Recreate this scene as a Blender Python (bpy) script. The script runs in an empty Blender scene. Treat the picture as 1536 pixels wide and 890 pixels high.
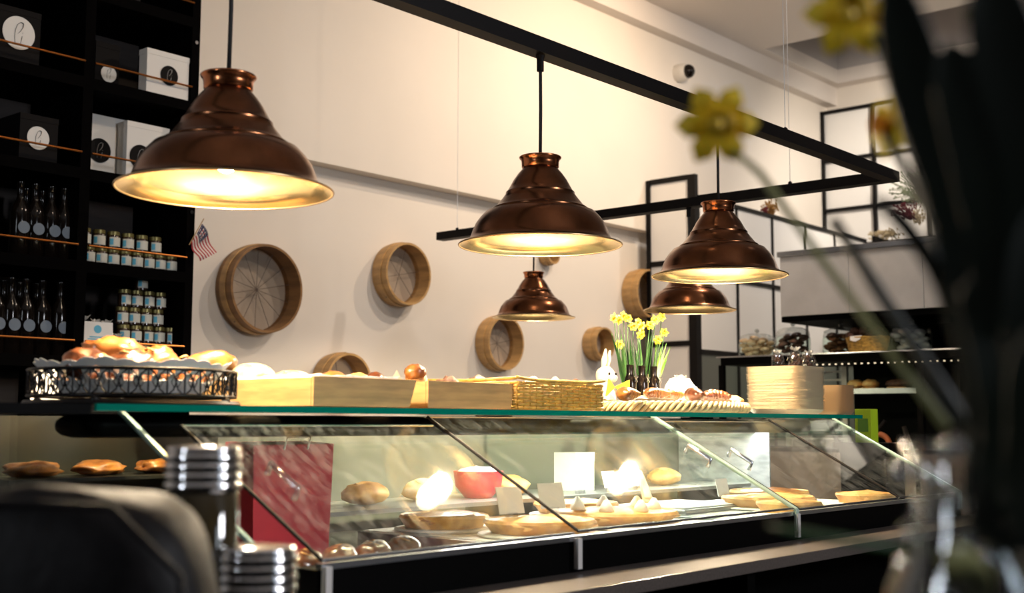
import bpy, bmesh, math, random
from mathutils import Vector, Matrix, noise
random.seed(7)
PI = math.pi
scene = bpy.context.scene
COL = scene.collection
R = math.radians

# ------------------------------------------------------------------ camera
FPX = 1838.39
HEAD, PITCH, ROLL, EYE = R(40.717), R(5.894), R(0.149), 1.25
Fh = Vector((math.cos(HEAD), math.sin(HEAD), 0)); R0 = Vector((math.sin(HEAD), -math.cos(HEAD), 0)); UPZ = Vector((0, 0, 1))
FW = Fh*math.cos(PITCH) + UPZ*math.sin(PITCH)
U0 = -Fh*math.sin(PITCH) + UPZ*math.cos(PITCH)
RT = R0*math.cos(ROLL) + U0*math.sin(ROLL)
UPV = -R0*math.sin(ROLL) + U0*math.cos(ROLL)
EYEP = Vector((0, 0, EYE))
cam_data = bpy.data.cameras.new('camera')
cam = bpy.data.objects.new('camera', cam_data); COL.objects.link(cam)
cam.matrix_world = Matrix(((RT.x, UPV.x, -FW.x, 0), (RT.y, UPV.y, -FW.y, 0), (RT.z, UPV.z, -FW.z, EYE), (0, 0, 0, 1)))
cam_data.sensor_width = 36
cam_data.lens = 36*FPX/1536
cam_data.clip_start = 0.02
cam_data.dof.use_dof = True
cam_data.dof.focus_distance = 3.4
cam_data.dof.aperture_fstop = 4.2
scene.camera = cam

# ------------------------------------------------------------------ world, exposure, room lights
w = bpy.data.worlds.new('world'); scene.world = w; w.use_nodes = True
w.node_tree.nodes['Background'].inputs[0].default_value = (0.75, 0.85, 1, 1)
w.node_tree.nodes['Background'].inputs[1].default_value = 0.02
scene.view_settings.view_transform = 'Standard'
scene.view_settings.look = 'None'
scene.view_settings.gamma = 1
scene.view_settings.use_curve_mapping = False
scene.view_settings.exposure = -0.08

def spot(name, loc, target, power, color, size=R(100), blend=0.6, radius=0.04):
    d = bpy.data.lights.new(name, 'SPOT'); d.energy = power; d.color = color
    d.spot_size = size; d.spot_blend = blend; d.shadow_soft_size = radius
    o = bpy.data.objects.new(name, d); COL.objects.link(o); o.location = loc
    o.rotation_euler = (Vector(target)-Vector(loc)).to_track_quat('-Z', 'Y').to_euler()
    return o
def area(name, loc, target, power, color, sx, sy):
    d = bpy.data.lights.new(name, 'AREA'); d.energy = power; d.color = color
    d.shape = 'RECTANGLE'; d.size = sx; d.size_y = sy
    o = bpy.data.objects.new(name, d); COL.objects.link(o); o.location = loc
    o.rotation_euler = (Vector(target)-Vector(loc)).to_track_quat('-Z', 'Y').to_euler()
    return o
WARM = (1.0, 0.80, 0.60)
SPOTS = [((6.3, 3.2, 3.9), (6.1, 4.9, 3.0), 135, (1, .76, .52)),
         ((5.2, 2.4, 4.0), (4.9, 4.9, 1.3), 128, (1, .82, .66)),
         ((8.5, 3.1, 4.0), (9.8, 4.0, 2.6), 190, (1, .88, .74)),
         ((7.6, 2.6, 4.0), (7.9, 4.6, 2.0), 80, (1, .92, .86)),
         ((2.4, 1.9, 4.0), (2.95, 4.5, 2.3), 65, (1, .78, .56)),  # added spot that brightens the boxes on the black shelves
         ((4.7, 1.0, 4.0), (6.0, 2.8, 1.6), 150, (1, .90, .80))]  # added spot that brightens the hood and bakery case fronts
for s in SPOTS:
    spot('spot_light', s[0], s[1], s[2], s[3], R(125), 0.9, .05)
# daylight from the shop windows behind and beside the camera, plus an added fill
area('window_and_fill_light', (-2.9, 1.6, 2.2), (1.8, 1.9, 1.7), 34, (.85, .92, 1), .2, 1.8)
area('window_and_fill_light', (2.6, -4.1, 2.4), (5.2, 2, 1.8), 42, (.74, .87, 1), 1.0, 2.0)
area('window_and_fill_light', (2.6, -1.9, 2.5), (.6, .35, 1.45), 85, (.95, .95, 1), .6, .6)  # no window: fill added to brighten the foreground flowers and vase
area('case_light', (2.9, 2.06, 1.222), (2.9, 1.98, .9), 13, (1, .95, .86), 1.5, .03)

# ------------------------------------------------------------------ pixel helpers: a point of the photograph on a real plane
def ray(x, y): return RT*((x-768)/FPX) + UPV*((445-y)/FPX) + FW
def onY(x, y, Y): d = ray(x, y); return EYEP + d*(Y/d.y)
def onX(x, y, X): d = ray(x, y); return EYEP + d*(X/d.x)
def onD(x, y, D): return EYEP + ray(x, y)*D

# ------------------------------------------------------------------ materials
def mat(name, col, rough=.5, metal=0., var=0., scale=20, bump=0., emit=0., emcol=None, col2=None, spec=None, stretch=None, trans=0., coat=0., sss=0.):
    m = bpy.data.materials.new(name); m.use_nodes = True
    nt = m.node_tree; b = nt.nodes['Principled BSDF']
    b.inputs['Base Color'].default_value = (*col, 1)
    b.inputs['Roughness'].default_value = rough; b.inputs['Metallic'].default_value = metal
    if spec is not None: b.inputs['Specular IOR Level'].default_value = spec
    if trans: b.inputs['Transmission Weight'].default_value = trans
    if coat: b.inputs['Coat Weight'].default_value = coat; b.inputs['Coat Roughness'].default_value = .08
    if sss: b.inputs['Subsurface Weight'].default_value = sss; b.inputs['Subsurface Radius'].default_value = (.02, .01, .006)
    if emit:
        b.inputs['Emission Color'].default_value = (*(emcol or col), 1); b.inputs['Emission Strength'].default_value = emit
    if var or bump or col2:
        tc = nt.nodes.new('ShaderNodeTexCoord'); n = nt.nodes.new('ShaderNodeTexNoise')
        n.inputs['Scale'].default_value = scale; n.inputs['Detail'].default_value = 5
        src = tc.outputs['Object']
        if stretch:
            mp = nt.nodes.new('ShaderNodeMapping'); mp.inputs['Scale'].default_value = stretch
            nt.links.new(src, mp.inputs[0]); src = mp.outputs[0]
        nt.links.new(src, n.inputs['Vector'])
        if var or col2:
            r = nt.nodes.new('ShaderNodeValToRGB')
            c2 = col2 or tuple(max(0, c*(1-var)) for c in col)
            r.color_ramp.elements[0].color = (*c2, 1); r.color_ramp.elements[1].color = (*col, 1)
            r.color_ramp.elements[0].position = .36; r.color_ramp.elements[1].position = .62
            nt.links.new(n.outputs[0], r.inputs[0]); nt.links.new(r.outputs[0], b.inputs['Base Color'])
        if bump:
            bp = nt.nodes.new('ShaderNodeBump'); bp.inputs['Strength'].default_value = bump; bp.inputs['Distance'].default_value = .004
            nt.links.new(n.outputs[0], bp.inputs['Height']); nt.links.new(bp.outputs[0], b.inputs['Normal'])
    return m
def glass_mat(name, tint=(.96, .98, .97), gloss=.05, rough=.02, dirt=0.0, ior=1.5):
    m = bpy.data.materials.new(name); m.use_nodes = True; nt = m.node_tree
    for n in list(nt.nodes): nt.nodes.remove(n)
    out = nt.nodes.new('ShaderNodeOutputMaterial'); tr = nt.nodes.new('ShaderNodeBsdfTransparent'); tr.inputs[0].default_value = (*tint, 1)
    gl = nt.nodes.new('ShaderNodeBsdfGlossy'); gl.inputs['Roughness'].default_value = rough
    fr = nt.nodes.new('ShaderNodeLayerWeight'); fr.inputs[0].default_value = .5
    pw = nt.nodes.new('ShaderNodeMath'); pw.operation = 'POWER'; pw.inputs[1].default_value = 6
    nt.links.new(fr.outputs['Facing'], pw.inputs[0])
    ml = nt.nodes.new('ShaderNodeMath'); ml.operation = 'MULTIPLY'; ml.inputs[1].default_value = .75
    nt.links.new(pw.outputs[0], ml.inputs[0])
    mx = nt.nodes.new('ShaderNodeMixShader')
    ad = nt.nodes.new('ShaderNodeMath'); ad.operation = 'ADD'; ad.inputs[1].default_value = gloss; ad.use_clamp = True
    nt.links.new(ml.outputs[0], ad.inputs[0]); nt.links.new(ad.outputs[0], mx.inputs[0])
    nt.links.new(tr.outputs[0], mx.inputs[1]); nt.links.new(gl.outputs[0], mx.inputs[2])
    last = mx
    if dirt:
        tc = nt.nodes.new('ShaderNodeTexCoord'); mp = nt.nodes.new('ShaderNodeMapping')
        mp.inputs['Scale'].default_value = (30, 5, 5); mp.inputs['Rotation'].default_value = (0, 0, .6)
        nz = nt.nodes.new('ShaderNodeTexNoise'); nz.inputs['Scale'].default_value = 3.2; nz.inputs['Detail'].default_value = 9; nz.inputs['Roughness'].default_value = .75
        rp = nt.nodes.new('ShaderNodeMapRange'); rp.inputs[1].default_value = .48; rp.inputs[2].default_value = .8; rp.inputs[4].default_value = dirt
        df = nt.nodes.new('ShaderNodeBsdfDiffuse'); df.inputs[0].default_value = (.8, .8, .78, 1)
        m2 = nt.nodes.new('ShaderNodeMixShader')
        nt.links.new(tc.outputs['Object'], mp.inputs[0]); nt.links.new(mp.outputs[0], nz.inputs[0]); nt.links.new(nz.outputs[0], rp.inputs[0])
        nt.links.new(rp.outputs[0], m2.inputs[0]); nt.links.new(mx.outputs[0], m2.inputs[1]); nt.links.new(df.outputs[0], m2.inputs[2])
        last = m2
    nt.links.new(last.outputs[0], out.inputs[0])
    return m
M = {}
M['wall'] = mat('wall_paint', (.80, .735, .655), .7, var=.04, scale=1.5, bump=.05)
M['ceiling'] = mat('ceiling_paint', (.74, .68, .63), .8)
M['recess'] = mat('shaded_recess_paint', (.42, .39, .38), .8)  # greyer than the ceiling: the unlit recess is put into the colour
M['floor'] = mat('floor_tiles', (.10, .085, .075), .5, var=.3, scale=6)
M['dark_room'] = mat('dark_plaster', (.05, .045, .045), .8)
M['black'] = mat('black_paint', (.006, .005, .005), .6, spec=.1)
M['track'] = mat('black_metal', (.005, .004, .004), .5, spec=.15)
M['shelfblack'] = mat('black_stained_wood', (.0015, .0012, .0012), .7, var=.3, scale=30, spec=.02)
M['shelfback'] = mat('dark_brown_board', (.028, .020, .017), .7, var=.3, scale=8, stretch=(1, 1, 5))
M['rod'] = mat('copper_rod', (.55, .20, .05), .35, metal=1)
M['copper'] = mat('aged_copper', (.25, .10, .045), .24, metal=1, var=.35, scale=7, col2=(.12, .047, .021))
M['copper2'] = mat('bright_copper', (.62, .22, .09), .22, metal=1, var=.3, scale=12)
M['brass'] = mat('brass_lining', (.86, .66, .34), .24, metal=1, var=.25, scale=9)
M['brassrim'] = mat('brass_rim', (.62, .44, .24), .3, metal=1)
M['bulb'] = mat('glowing_bulb', (1, .85, .6), .3, emit=45, emcol=(1, .80, .50))
M['cord'] = mat('black_cord', (.008, .007, .007), .7)
M['sieve'] = mat('bent_wood', (.56, .33, .125), .5, var=.35, scale=6, stretch=(1, 1, 6), bump=.1)
M['sieve_dark'] = mat('dark_bent_wood', (.30, .15, .05), .5, var=.35, scale=6, stretch=(1, 1, 6))
M['wire'] = mat('dark_wire', (.10, .07, .055), .5)
M['chrome'] = mat('chrome', (.85, .85, .87), .12, metal=1)
M['steel'] = mat('stainless_steel', (.70, .68, .66), .38, metal=.35, var=.12, scale=5, stretch=(6, 1, 1))
M['steel2x'] = mat('dim_steel', (.35, .35, .36), .35, metal=.9)
M['steel2'] = mat('bright_steel', (.6, .63, .68), .25, metal=1)
M['white'] = mat('white_card', (.80, .78, .74), .6)
M['creamcard'] = mat('cream_card', (.85, .78, .62), .6)
M['panel'] = mat('white_panel', (.80, .78, .75), .5)
M['wood'] = mat('light_birch', (.54, .32, .12), .5, var=.28, scale=9, stretch=(1, 1, 9), bump=.1)
M['wicker'] = mat('golden_wicker', (.64, .37, .07), .5, var=.4, scale=60)
M['straw'] = mat('pale_straw', (.72, .52, .24), .5, var=.35, scale=50)
M['iron'] = mat('wrought_iron', (.004, .003, .003), .4, spec=.2)
M['crust'] = mat('golden_crust', (.40, .15, .028), .34, var=.5, scale=28, col2=(.17, .045, .008), bump=.3, coat=.5)
M['crust2'] = mat('brown_crust', (.17, .05, .013), .3, scale=26, col2=(.07, .018, .006), bump=.3, coat=.6)
M['crust3'] = mat('pale_crust', (.66, .38, .12), .5, scale=30, col2=(.44, .19, .045), bump=.3)
M['choco'] = mat('chocolate_crust', (.13, .055, .03), .6, scale=60, col2=(.05, .02, .012), bump=.9)
M['flour'] = mat('floured_crust', (.80, .68, .46), .7, scale=40, col2=(.66, .44, .18), bump=.3)
M['doily'] = mat('white_doily', (.84, .82, .78), .7)
M['paperw'] = mat('white_paper', (.86, .83, .78), .7, bump=.3, scale=30)
M['bakepaper'] = mat('baking_paper', (.82, .68, .44), .6)
M['kraft'] = mat('kraft_paper', (.62, .44, .25), .7)
M['platepaper'] = mat('pale_plate_paper', (.86, .76, .60), .7)
M['green_edge'] = mat('green_glass_edge', (.0, .17, .12), .12, emit=0)
M['granite'] = mat('granite', (.085, .07, .062), .3, var=.4, scale=220)
M['red'] = mat('red_paper', (.50, .02, .035), .5)
M['leather'] = mat('dark_leather', (.004, .003, .0035), .6, spec=.2, var=.3, scale=70, bump=.35)
M['yellow'] = mat('daffodil_yellow', (.88, .64, .02), .5, sss=.1)
M['orange'] = mat('daffodil_trumpet', (.85, .34, .01), .5)
M['yellow2'] = mat('deep_yellow', (.70, .45, .02), .5)
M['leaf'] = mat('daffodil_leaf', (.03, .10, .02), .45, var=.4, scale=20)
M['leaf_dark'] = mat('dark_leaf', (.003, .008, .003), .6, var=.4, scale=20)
M['leaf_light'] = mat('light_leaf', (.12, .28, .03), .45)
M['stem'] = mat('pale_stem', (.20, .20, .07), .5)
M['yellowfelt'] = mat('yellow_ribbon', (.80, .60, .02), .6)
M['lime'] = mat('lime_plastic', (.45, .65, .02), .5)
M['bunny'] = mat('cream_plush', (.80, .68, .50), .85, bump=.5, scale=120)
M['pink'] = mat('pinkish_plush', (.75, .50, .36), .85)
M['bottle'] = mat('dark_glass', (.006, .004, .003), .12, spec=.3)
M['jam'] = mat('dark_jam', (.035, .018, .010), .15, spec=.6)
M['honey'] = mat('green_gold_lid', (.20, .17, .06), .35, metal=.6)
M['label'] = mat('jar_label', (.62, .62, .55), .6)
M['blue'] = mat('light_blue_print', (.10, .42, .60), .6)
M['grey_label'] = mat('grey_blue_label', (.16, .20, .25), .6)
M['flagred'] = mat('flag_red', (.42, .03, .04), .7)
M['flagblue'] = mat('flag_blue', (.02, .025, .08), .7)
M['flagwhite'] = mat('flag_white', (.75, .70, .65), .7)
M['cookie'] = mat('pale_cookie', (.78, .60, .38), .7, scale=40, col2=(.58, .38, .2), bump=.3)
M['cookie_dark'] = mat('brown_cookie', (.42, .19, .08), .7, scale=40, col2=(.14, .05, .02), bump=.4)
M['meringue'] = mat('meringue', (.80, .74, .66), .6)
M['dried_red'] = mat('dried_burgundy', (.16, .02, .03), .8)
M['dried_green'] = mat('dried_sage', (.16, .19, .11), .8)
M['dried_straw'] = mat('dried_straw', (.50, .40, .24), .8)
M['dried_gold'] = mat('dried_gold', (.40, .20, .05), .8)
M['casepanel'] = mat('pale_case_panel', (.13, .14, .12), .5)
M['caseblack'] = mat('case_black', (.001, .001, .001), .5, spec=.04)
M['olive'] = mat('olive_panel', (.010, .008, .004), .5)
M['glass_reflection'] = mat('painted_reflection', (.34, .37, .39), .4, scale=14, col2=(.16, .18, .20), stretch=(1, 1, 3))  # pale streaks painted for the reflection in the end glass
M['mauve'] = mat('mauve_brown_panel', (.26, .19, .17), .5, var=.2, scale=3)
M['orangeplastic'] = mat('dull_orange', (.55, .16, .05), .5)
M['tray'] = mat('tray_grey', (.35, .36, .36), .35, metal=.7)
M['leafbed'] = mat('green_garnish', (.05, .09, .03), .6, bump=.5)
M['pieorange'] = mat('baked_cheese', (.75, .30, .06), .45, scale=22, col2=(.82, .55, .22), bump=.5)
M['cream'] = mat('whipped_cream', (.88, .84, .74), .5)
M['led'] = mat('led', (1, .95, .85), .3, emit=.9, emcol=(1, .8, .5))
M['strip'] = mat('light_strip', (1, .95, .85), .3, emit=12, emcol=(1, .92, .78))
M['lampcam'] = mat('camera_white', (.72, .68, .62), .3)
M['pane'] = glass_mat('case_glass', (.93, .96, .94), .008, .03, dirt=.14, ior=1.22)
M['glass'] = glass_mat('clear_glass', (.93, .97, .95), .0, .01, ior=1.3)
M['crystal'] = glass_mat('crystal', (.86, .88, .88), .16, .05)
M['cellow'] = mat('cloudy_cellophane', (.62, .60, .55), .25, coat=.5)
M['cello'] = glass_mat('cellophane', (.9, .9, .9), .22, .08)
M['acrylic'] = glass_mat('acrylic', (.92, .93, .95), .20, .12)
M['mesh'] = glass_mat('sieve_screen', (.70, .66, .62), .0, .6, dirt=0)
M['amber'] = mat('smoked_glass', (.035, .025, .012), .06, spec=.8)

# ------------------------------------------------------------------ mesh helpers
class MB:
    def __init__(s): s.v = []; s.f = []; s.m = []; s.cur = 0
    def add(s, vs, fs):
        k = len(s.v); s.v += [tuple(v) for v in vs]; s.f += [tuple(i+k for i in f) for f in fs]; s.m += [s.cur]*len(fs); return s
    def box(s, x0, x1, y0, y1, z0, z1):
        return s.hexa([(x0, y0, z0), (x1, y0, z0), (x1, y1, z0), (x0, y1, z0), (x0, y0, z1), (x1, y0, z1), (x1, y1, z1), (x0, y1, z1)])
    def hexa(s, v): return s.add(v, [(3, 2, 1, 0), (4, 5, 6, 7), (0, 1, 5, 4), (1, 2, 6, 5), (2, 3, 7, 6), (3, 0, 4, 7)])
    def slab(s, quad, th, n=None):
        q = [Vector(p) for p in quad]
        if n is None: n = (q[1]-q[0]).cross(q[2]-q[0]).normalized()
        return s.hexa([p for p in q] + [p+Vector(n)*th for p in q])
    def lathe(s, prof, seg=32, c=(0, 0, 0), cap=True, axis=None, sx=1, sy=1):
        vs = []; fs = []; n = len(prof)
        for i in range(seg):
            a = 2*PI*i/seg
            for r, z in prof: vs.append(Vector((r*math.cos(a)*sx, r*math.sin(a)*sy, z)))
        for i in range(seg):
            j = (i+1) % seg
            for k in range(n-1): fs.append((i*n+k, j*n+k, j*n+k+1, i*n+k+1))
        if cap:
            if prof[0][0] > 1e-6: fs.append(tuple(i*n for i in reversed(range(seg))))
            if prof[-1][0] > 1e-6: fs.append(tuple(i*n+n-1 for i in range(seg)))
        if axis is not None:
            q = Vector((0, 0, 1)).rotation_difference(Vector(axis).normalized()); vs = [q @ v for v in vs]
        return s.add([v+Vector(c) for v in vs], fs)
    def tube(s, pts, r, seg=8, closed=False, flat=1.0):
        P = [Vector(p) for p in pts]; n = len(P); vs = []; fs = []
        up = None
        rr = r if isinstance(r, (list, tuple)) else [r]*n
        for i in range(n):
            if closed: t = P[(i+1) % n]-P[i-1]
            else: t = P[min(i+1, n-1)]-P[max(i-1, 0)]
            if t.length < 1e-9: t = Vector((0, 0, 1))
            t.normalize()
            if up is None: up = Vector((0, 0, 1)) if abs(t.z) < .9 else Vector((1, 0, 0))
            a = t.cross(up).normalized(); up = a.cross(t).normalized()
            for k in range(seg):
                th = 2*PI*k/seg; vs.append(P[i]+a*math.cos(th)*rr[i]+up*math.sin(th)*rr[i]*flat)
        m = n if closed else n-1
        for i in range(m):
            j = (i+1) % n
            for k in range(seg):
                l = (k+1) % seg; fs.append((i*seg+k, i*seg+l, j*seg+l, j*seg+k))
        if not closed:
            fs.append(tuple(range(seg))[::-1]); fs.append(tuple((n-1)*seg+k for k in range(seg)))
        return s.add(vs, fs)
    def blob(s, c, rx, ry, rz, nz=0., fr=3., seg=20, ring=12, rot=0., flatb=0., seed=0., tilt=0.):
        vs = []; fs = []
        for j in range(ring+1):
            ph = -PI/2+PI*j/ring
            for i in range(seg):
                a = 2*PI*i/seg
                d = Vector((math.cos(ph)*math.cos(a), math.cos(ph)*math.sin(a), math.sin(ph)))
                k = 1+nz*noise.noise(d*fr+Vector((seed, seed*1.7, 0)))
                v = Vector((d.x*rx*k, d.y*ry*k, d.z*rz*k))
                if flatb and v.z < 0: v.z *= (1-flatb)
                if tilt: v = Matrix.Rotation(tilt, 3, 'Y') @ v
                v = Matrix.Rotation(rot, 3, 'Z') @ v
                vs.append(v+Vector(c))
        for j in range(ring):
            for i in range(seg):
                k = (i+1) % seg; fs.append((j*seg+i, j*seg+k, (j+1)*seg+k, (j+1)*seg+i))
        return s.add(vs, fs)
    def build(s, name, mats, parent=None, smooth=False, loc=None, bevel=0, solid=0, sharp=None):
        me = bpy.data.meshes.new(name); me.from_pydata(s.v, [], s.f)
        if not isinstance(mats, (list, tuple)): mats = [mats]
        for m_ in mats: me.materials.append(M[m_] if isinstance(m_, str) else m_)
        if len(mats) > 1: me.polygons.foreach_set('material_index', s.m)
        bm = bmesh.new(); bm.from_mesh(me); bmesh.ops.remove_doubles(bm, verts=bm.verts, dist=1e-6)
        if not solid: bmesh.ops.recalc_face_normals(bm, faces=bm.faces)
        if bevel: bmesh.ops.bevel(bm, geom=list(bm.edges), offset=bevel, segments=2, affect='EDGES', profile=.6)
        bm.to_mesh(me); bm.free()
        if smooth:
            for p in me.polygons: p.use_smooth = True
            if sharp: me.set_sharp_from_angle(angle=R(sharp))
        o = bpy.data.objects.new(name, me); COL.objects.link(o)
        if solid:
            md = o.modifiers.new('s', 'SOLIDIFY'); md.thickness = solid; md.offset = 0
        if parent is not None: o.parent = parent
        if loc is not None: o.location = loc
        return o
def tag(o, label=None, cat=None, group=None, kind=None):
    if label: o['label'] = label
    if cat: o['category'] = cat
    if group: o['group'] = group
    if kind: o['kind'] = kind
    return o
def thing(name, loc, label, cat, group=None, rz=0, rot=None):
    o = bpy.data.objects.new(name, None); COL.objects.link(o); o.location = loc
    o.rotation_euler = rot or (0, 0, rz); o.empty_display_size = .05
    return tag(o, label, cat, group)
def struct(o): o['kind'] = 'structure'; return o
def dup(root, loc, rz=None, label=None, group=None, scale=None, rot=None):
    def rec(o, par):
        c = o.copy(); COL.objects.link(c); c.parent = par
        for ch in kids[o.name]: rec(ch, c)
        return c
    kids = {}
    def walk(o):
        kids[o.name] = list(o.children)
        for c in o.children: walk(c)
    walk(root)
    c = rec(root, None); c.location = loc
    if rz is not None: c.rotation_euler = (0, 0, rz)
    if rot is not None: c.rotation_euler = rot
    if label: c['label'] = label
    if group: c['group'] = group
    if scale: c.scale = (scale,)*3 if not isinstance(scale, tuple) else scale
    return c

def circle_pts(r, n, z=0): return [(r*math.cos(2*PI*i/n), r*math.sin(2*PI*i/n), z) for i in range(n)]
# ------------------------------------------------------------------ room
def sbox(name, m, *a, parent=None, bevel=0): return MB().box(*a).build(name, m, parent, bevel=bevel)
struct(sbox('floor', 'floor', -3.2, 10, -4.2, 5.1, -.1, 0))
struct(sbox('wall_left', 'wall', -3.2, 10, 4.9, 5.1, 0, 4.6))
struct(sbox('wall_end', 'wall', 9.82, 10.02, -4.2, 4.9, 0, 4.6))
struct(sbox('wall_right', 'dark_room', -3.2, 10, -4.4, -4.2, 0, 4.6))
struct(sbox('wall_near', 'dark_room', -3.4, -3.2, -4.2, 5.1, 0, 4.6))
# ceiling with a square recess over X 8.4..9.7, Y 3.0..4.62
ce = MB()
ce.box(-3.2, 8.4, -4.2, 4.9, 4.18, 4.30); ce.box(9.68, 9.82, -4.2, 4.9, 4.18, 4.30)
ce.box(8.4, 9.68, 4.62, 4.9, 4.18, 4.30); ce.box(8.4, 9.68, -4.2, 1.2, 4.18, 4.30)
struct(ce.build('ceiling', 'ceiling'))
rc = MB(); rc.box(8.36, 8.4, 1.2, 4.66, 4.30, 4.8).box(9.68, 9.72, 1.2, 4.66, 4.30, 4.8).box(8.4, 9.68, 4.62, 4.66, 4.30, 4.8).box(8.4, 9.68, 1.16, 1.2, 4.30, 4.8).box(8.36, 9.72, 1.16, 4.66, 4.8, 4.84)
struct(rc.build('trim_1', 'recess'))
struct(sbox('trim_2', 'wall', 3.08, 9.82, 4.80, 4.9, 2.585, 4.02))     # thicker upper wall: its lower edge is the ledge on the wall
struct(sbox('trim_3', 'ceiling', -3.2, 9.82, 4.70, 4.9, 4.02, 4.18))   # cornice

# white framed grid window on the end wall
wn = struct(sbox('window_1', 'panel', 9.74, 9.815, 1.3, 4.78, 2.2, 3.94))
ys = [4.79-.467*i for i in range(8)]
zs = [3.945, 3.515, 3.08, 2.65]
for i in range(7):
    for j in range(3):
        MB().box(9.725, 9.74, ys[i+1]+.012, ys[i]-.012, zs[j+1]+.012, zs[j]-.012).build('pane', 'panel', wn)
for y in ys: MB().box(9.69, 9.745, y-.014, y+.014, 2.2, 3.96).build('window_bar', 'track', wn)
for z in zs: MB().box(9.695, 9.742, 1.3, 4.80, z-.014, z+.014).build('window_bar', 'track', wn)

# framed portal and low partition of white panels
pt = thing('framed_screen', (7.02, 4.425, 0), 'tall narrow black framed screen with white panels against the cream wall', 'screen')
def loc(o, root):
    o.parent = root; o.matrix_parent_inverse = Matrix.Translation(root.location).inverted() if False else Matrix.Translation(-Vector(root.location)); return o
PX, PY0, PY1 = 7.02, 4.425, 4.795
def zk(z): return (z-1.25)*.9765+1.25
def pbox(name, m, root, *a): o = sbox(name, m, *a); return loc(o, root)
pbox('post', 'track', pt, PX-.02, PX+.02, PY0-.03, PY0+.03, 0, zk(2.975))
pbox('post', 'track', pt, PX-.02, PX+.02, PY1-.03, PY1, 0, zk(2.975))
for z in (2.96, 2.37, 1.80, 1.1): pbox('rail', 'track', pt, PX-.015, PX+.015, PY0+.03, PY1-.03, zk(z)-.018, zk(z)+.018)
for z0, z1 in ((2.37, 2.96), (1.80, 2.37), (1.10, 1.80), (.03, 1.10)): pbox('panel', 'panel', pt, PX-.005, PX+.005, PY0+.03, PY1-.03, zk(z0)+.018 if z0 > 1 else .03, zk(z1)-.018)
PYR = 4.40
lp = thing('panel_partition', (7.1, PYR, 0), 'long low black framed partition of white panels behind the steel hood', 'partition')
xs = [7.055, 7.56, 8.075, 8.593, 9.10, 9.68]
for x in xs: pbox('post', 'track', lp, x-.013, x+.013, PYR, PYR+.024, 0, zk(2.81))
for z in (2.82, 2.28, 1.745): pbox('rail', 'track', lp, 7.045, 9.68, PYR-.005, PYR+.03, zk(z)-.013, zk(z)+.013)
for i in range(5):
    for z0, z1 in ((2.28, 2.82), (1.745, 2.28), (.05, 1.745)):
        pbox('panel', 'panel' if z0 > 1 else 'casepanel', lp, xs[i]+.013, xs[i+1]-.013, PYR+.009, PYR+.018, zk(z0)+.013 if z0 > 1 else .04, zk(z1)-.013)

# ------------------------------------------------------------------ track frame and wires
tr = thing('lamp_track', (4.37, 1.88, 2.158), 'black angular metal track carrying the copper pendant lamps', 'lamp track')
loc(sbox('beam', 'track', -.6, 4.40, 1.86, 1.905, 2.158, 2.197), tr)
loc(sbox('beam', 'track', 4.345, 4.40, 1.905, 4.24, 2.158, 2.197), tr)
for x, y in ((4.37, 4.12), (4.37, 2.30), (3.55, 1.882), (.4, 1.882)):
    loc(MB().tube([(x, y, 2.197), (x, y, 4.179)], .0013, 6).build('wire', 'steel'), tr)
    loc(MB().lathe([(.008, 0), (.008, .012), (.003, .016)], 10, (x, y, 2.196)).build('wire_clip', 'track'), tr)
loc(sbox('plate', 'track', 4.35, 4.395, 2.62, 2.72, 2.197, 2.203), tr)

# ------------------------------------------------------------------ pendant lamps
LP = [(.25, 1.10), (.262, 1.09), (.256, 1.075), (.238, 1.06), (.230, 1.02), (.228, .965), (.214, .955), (.222, .94), (.275, .88), (.33, .80), (.37, .725), (.406, .663), (.420, .655), (.424, .645), (.418, .635), (.47, .565), (.53, .490), (.562, .463), (.578, .456), (.582, .446), (.574, .436), (.67, .405), (.74, .33), (.79, .26), (.825, .18), (.848, .11), (.868, .07), (.93, .03), (1.0, .0)]
def make_lamp(L, x, y, z, r, label, top):
    t = thing('pendant_lamp', (x, y, z), label, 'lamp', 'copper pendant lamps over the counter')
    P = [(a*r, b*r) for a, b in LP]
    MB().lathe(P[6:-1] , 64, cap=False).build('lamp_shade', 'copper', t, True)
    MB().lathe(P[:7], 48, cap=False).build('collar', 'copper2', t, True)
    MB().lathe([(0.01, 1.08*r), (.235*r, 1.08*r)], 32, cap=False).build('collar_cap', 'copper', t)
    inn = [((a-.012)*r, b*r-.0006) for a, b in LP[6:-2]] + [(.925*r, .022*r), (r*.995, -.004*r)]
    MB().lathe([(0.005, .95*r)]+inn, 64, cap=False).build('lining', 'brass', t, True)
    MB().tube([(r*math.cos(a)*.995, r*math.sin(a)*.995, 0) for a in [2*PI*i/64 for i in range(64)]], .0022, 8, True).build('rim', 'brassrim', t, True)
    MB().lathe([(.016, .7*r), (.018, .55*r)], 16).build('socket', 'black', t)
    MB().blob((0, 0, .36*r), .030, .030, .038).build('bulb', 'bulb', t, True)
    MB().tube([(0, 0, 1.08*r), (.0015, 0, (1.08*r+top-z)/2), (0, 0, top-z)], .0042, 8).build('cord', 'cord', t, True)
    MB().lathe([(.009, 0), (.009, .03), (.012, .04)], 12, (0, 0, top-z-.04)).build('cord_grip', 'black', t)
    d = bpy.data.lights.new('lamp_glow', 'POINT'); d.energy = L; d.color = (1, .80, .55); d.shadow_soft_size = .03
    o = bpy.data.objects.new('lamp_glow', d); COL.objects.link(o); o.location = (x, y, z+.14*r)
    return t
make_lamp(78, 1.359, 1.875, 1.680, .2, 'nearest and largest looking copper pendant lamp, hung before the black wall shelves', 2.158)
make_lamp(78, 2.292, 1.882, 1.682, .2, 'copper pendant lamp in the middle, hung over the wicker basket of cookies', 2.158)
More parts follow.
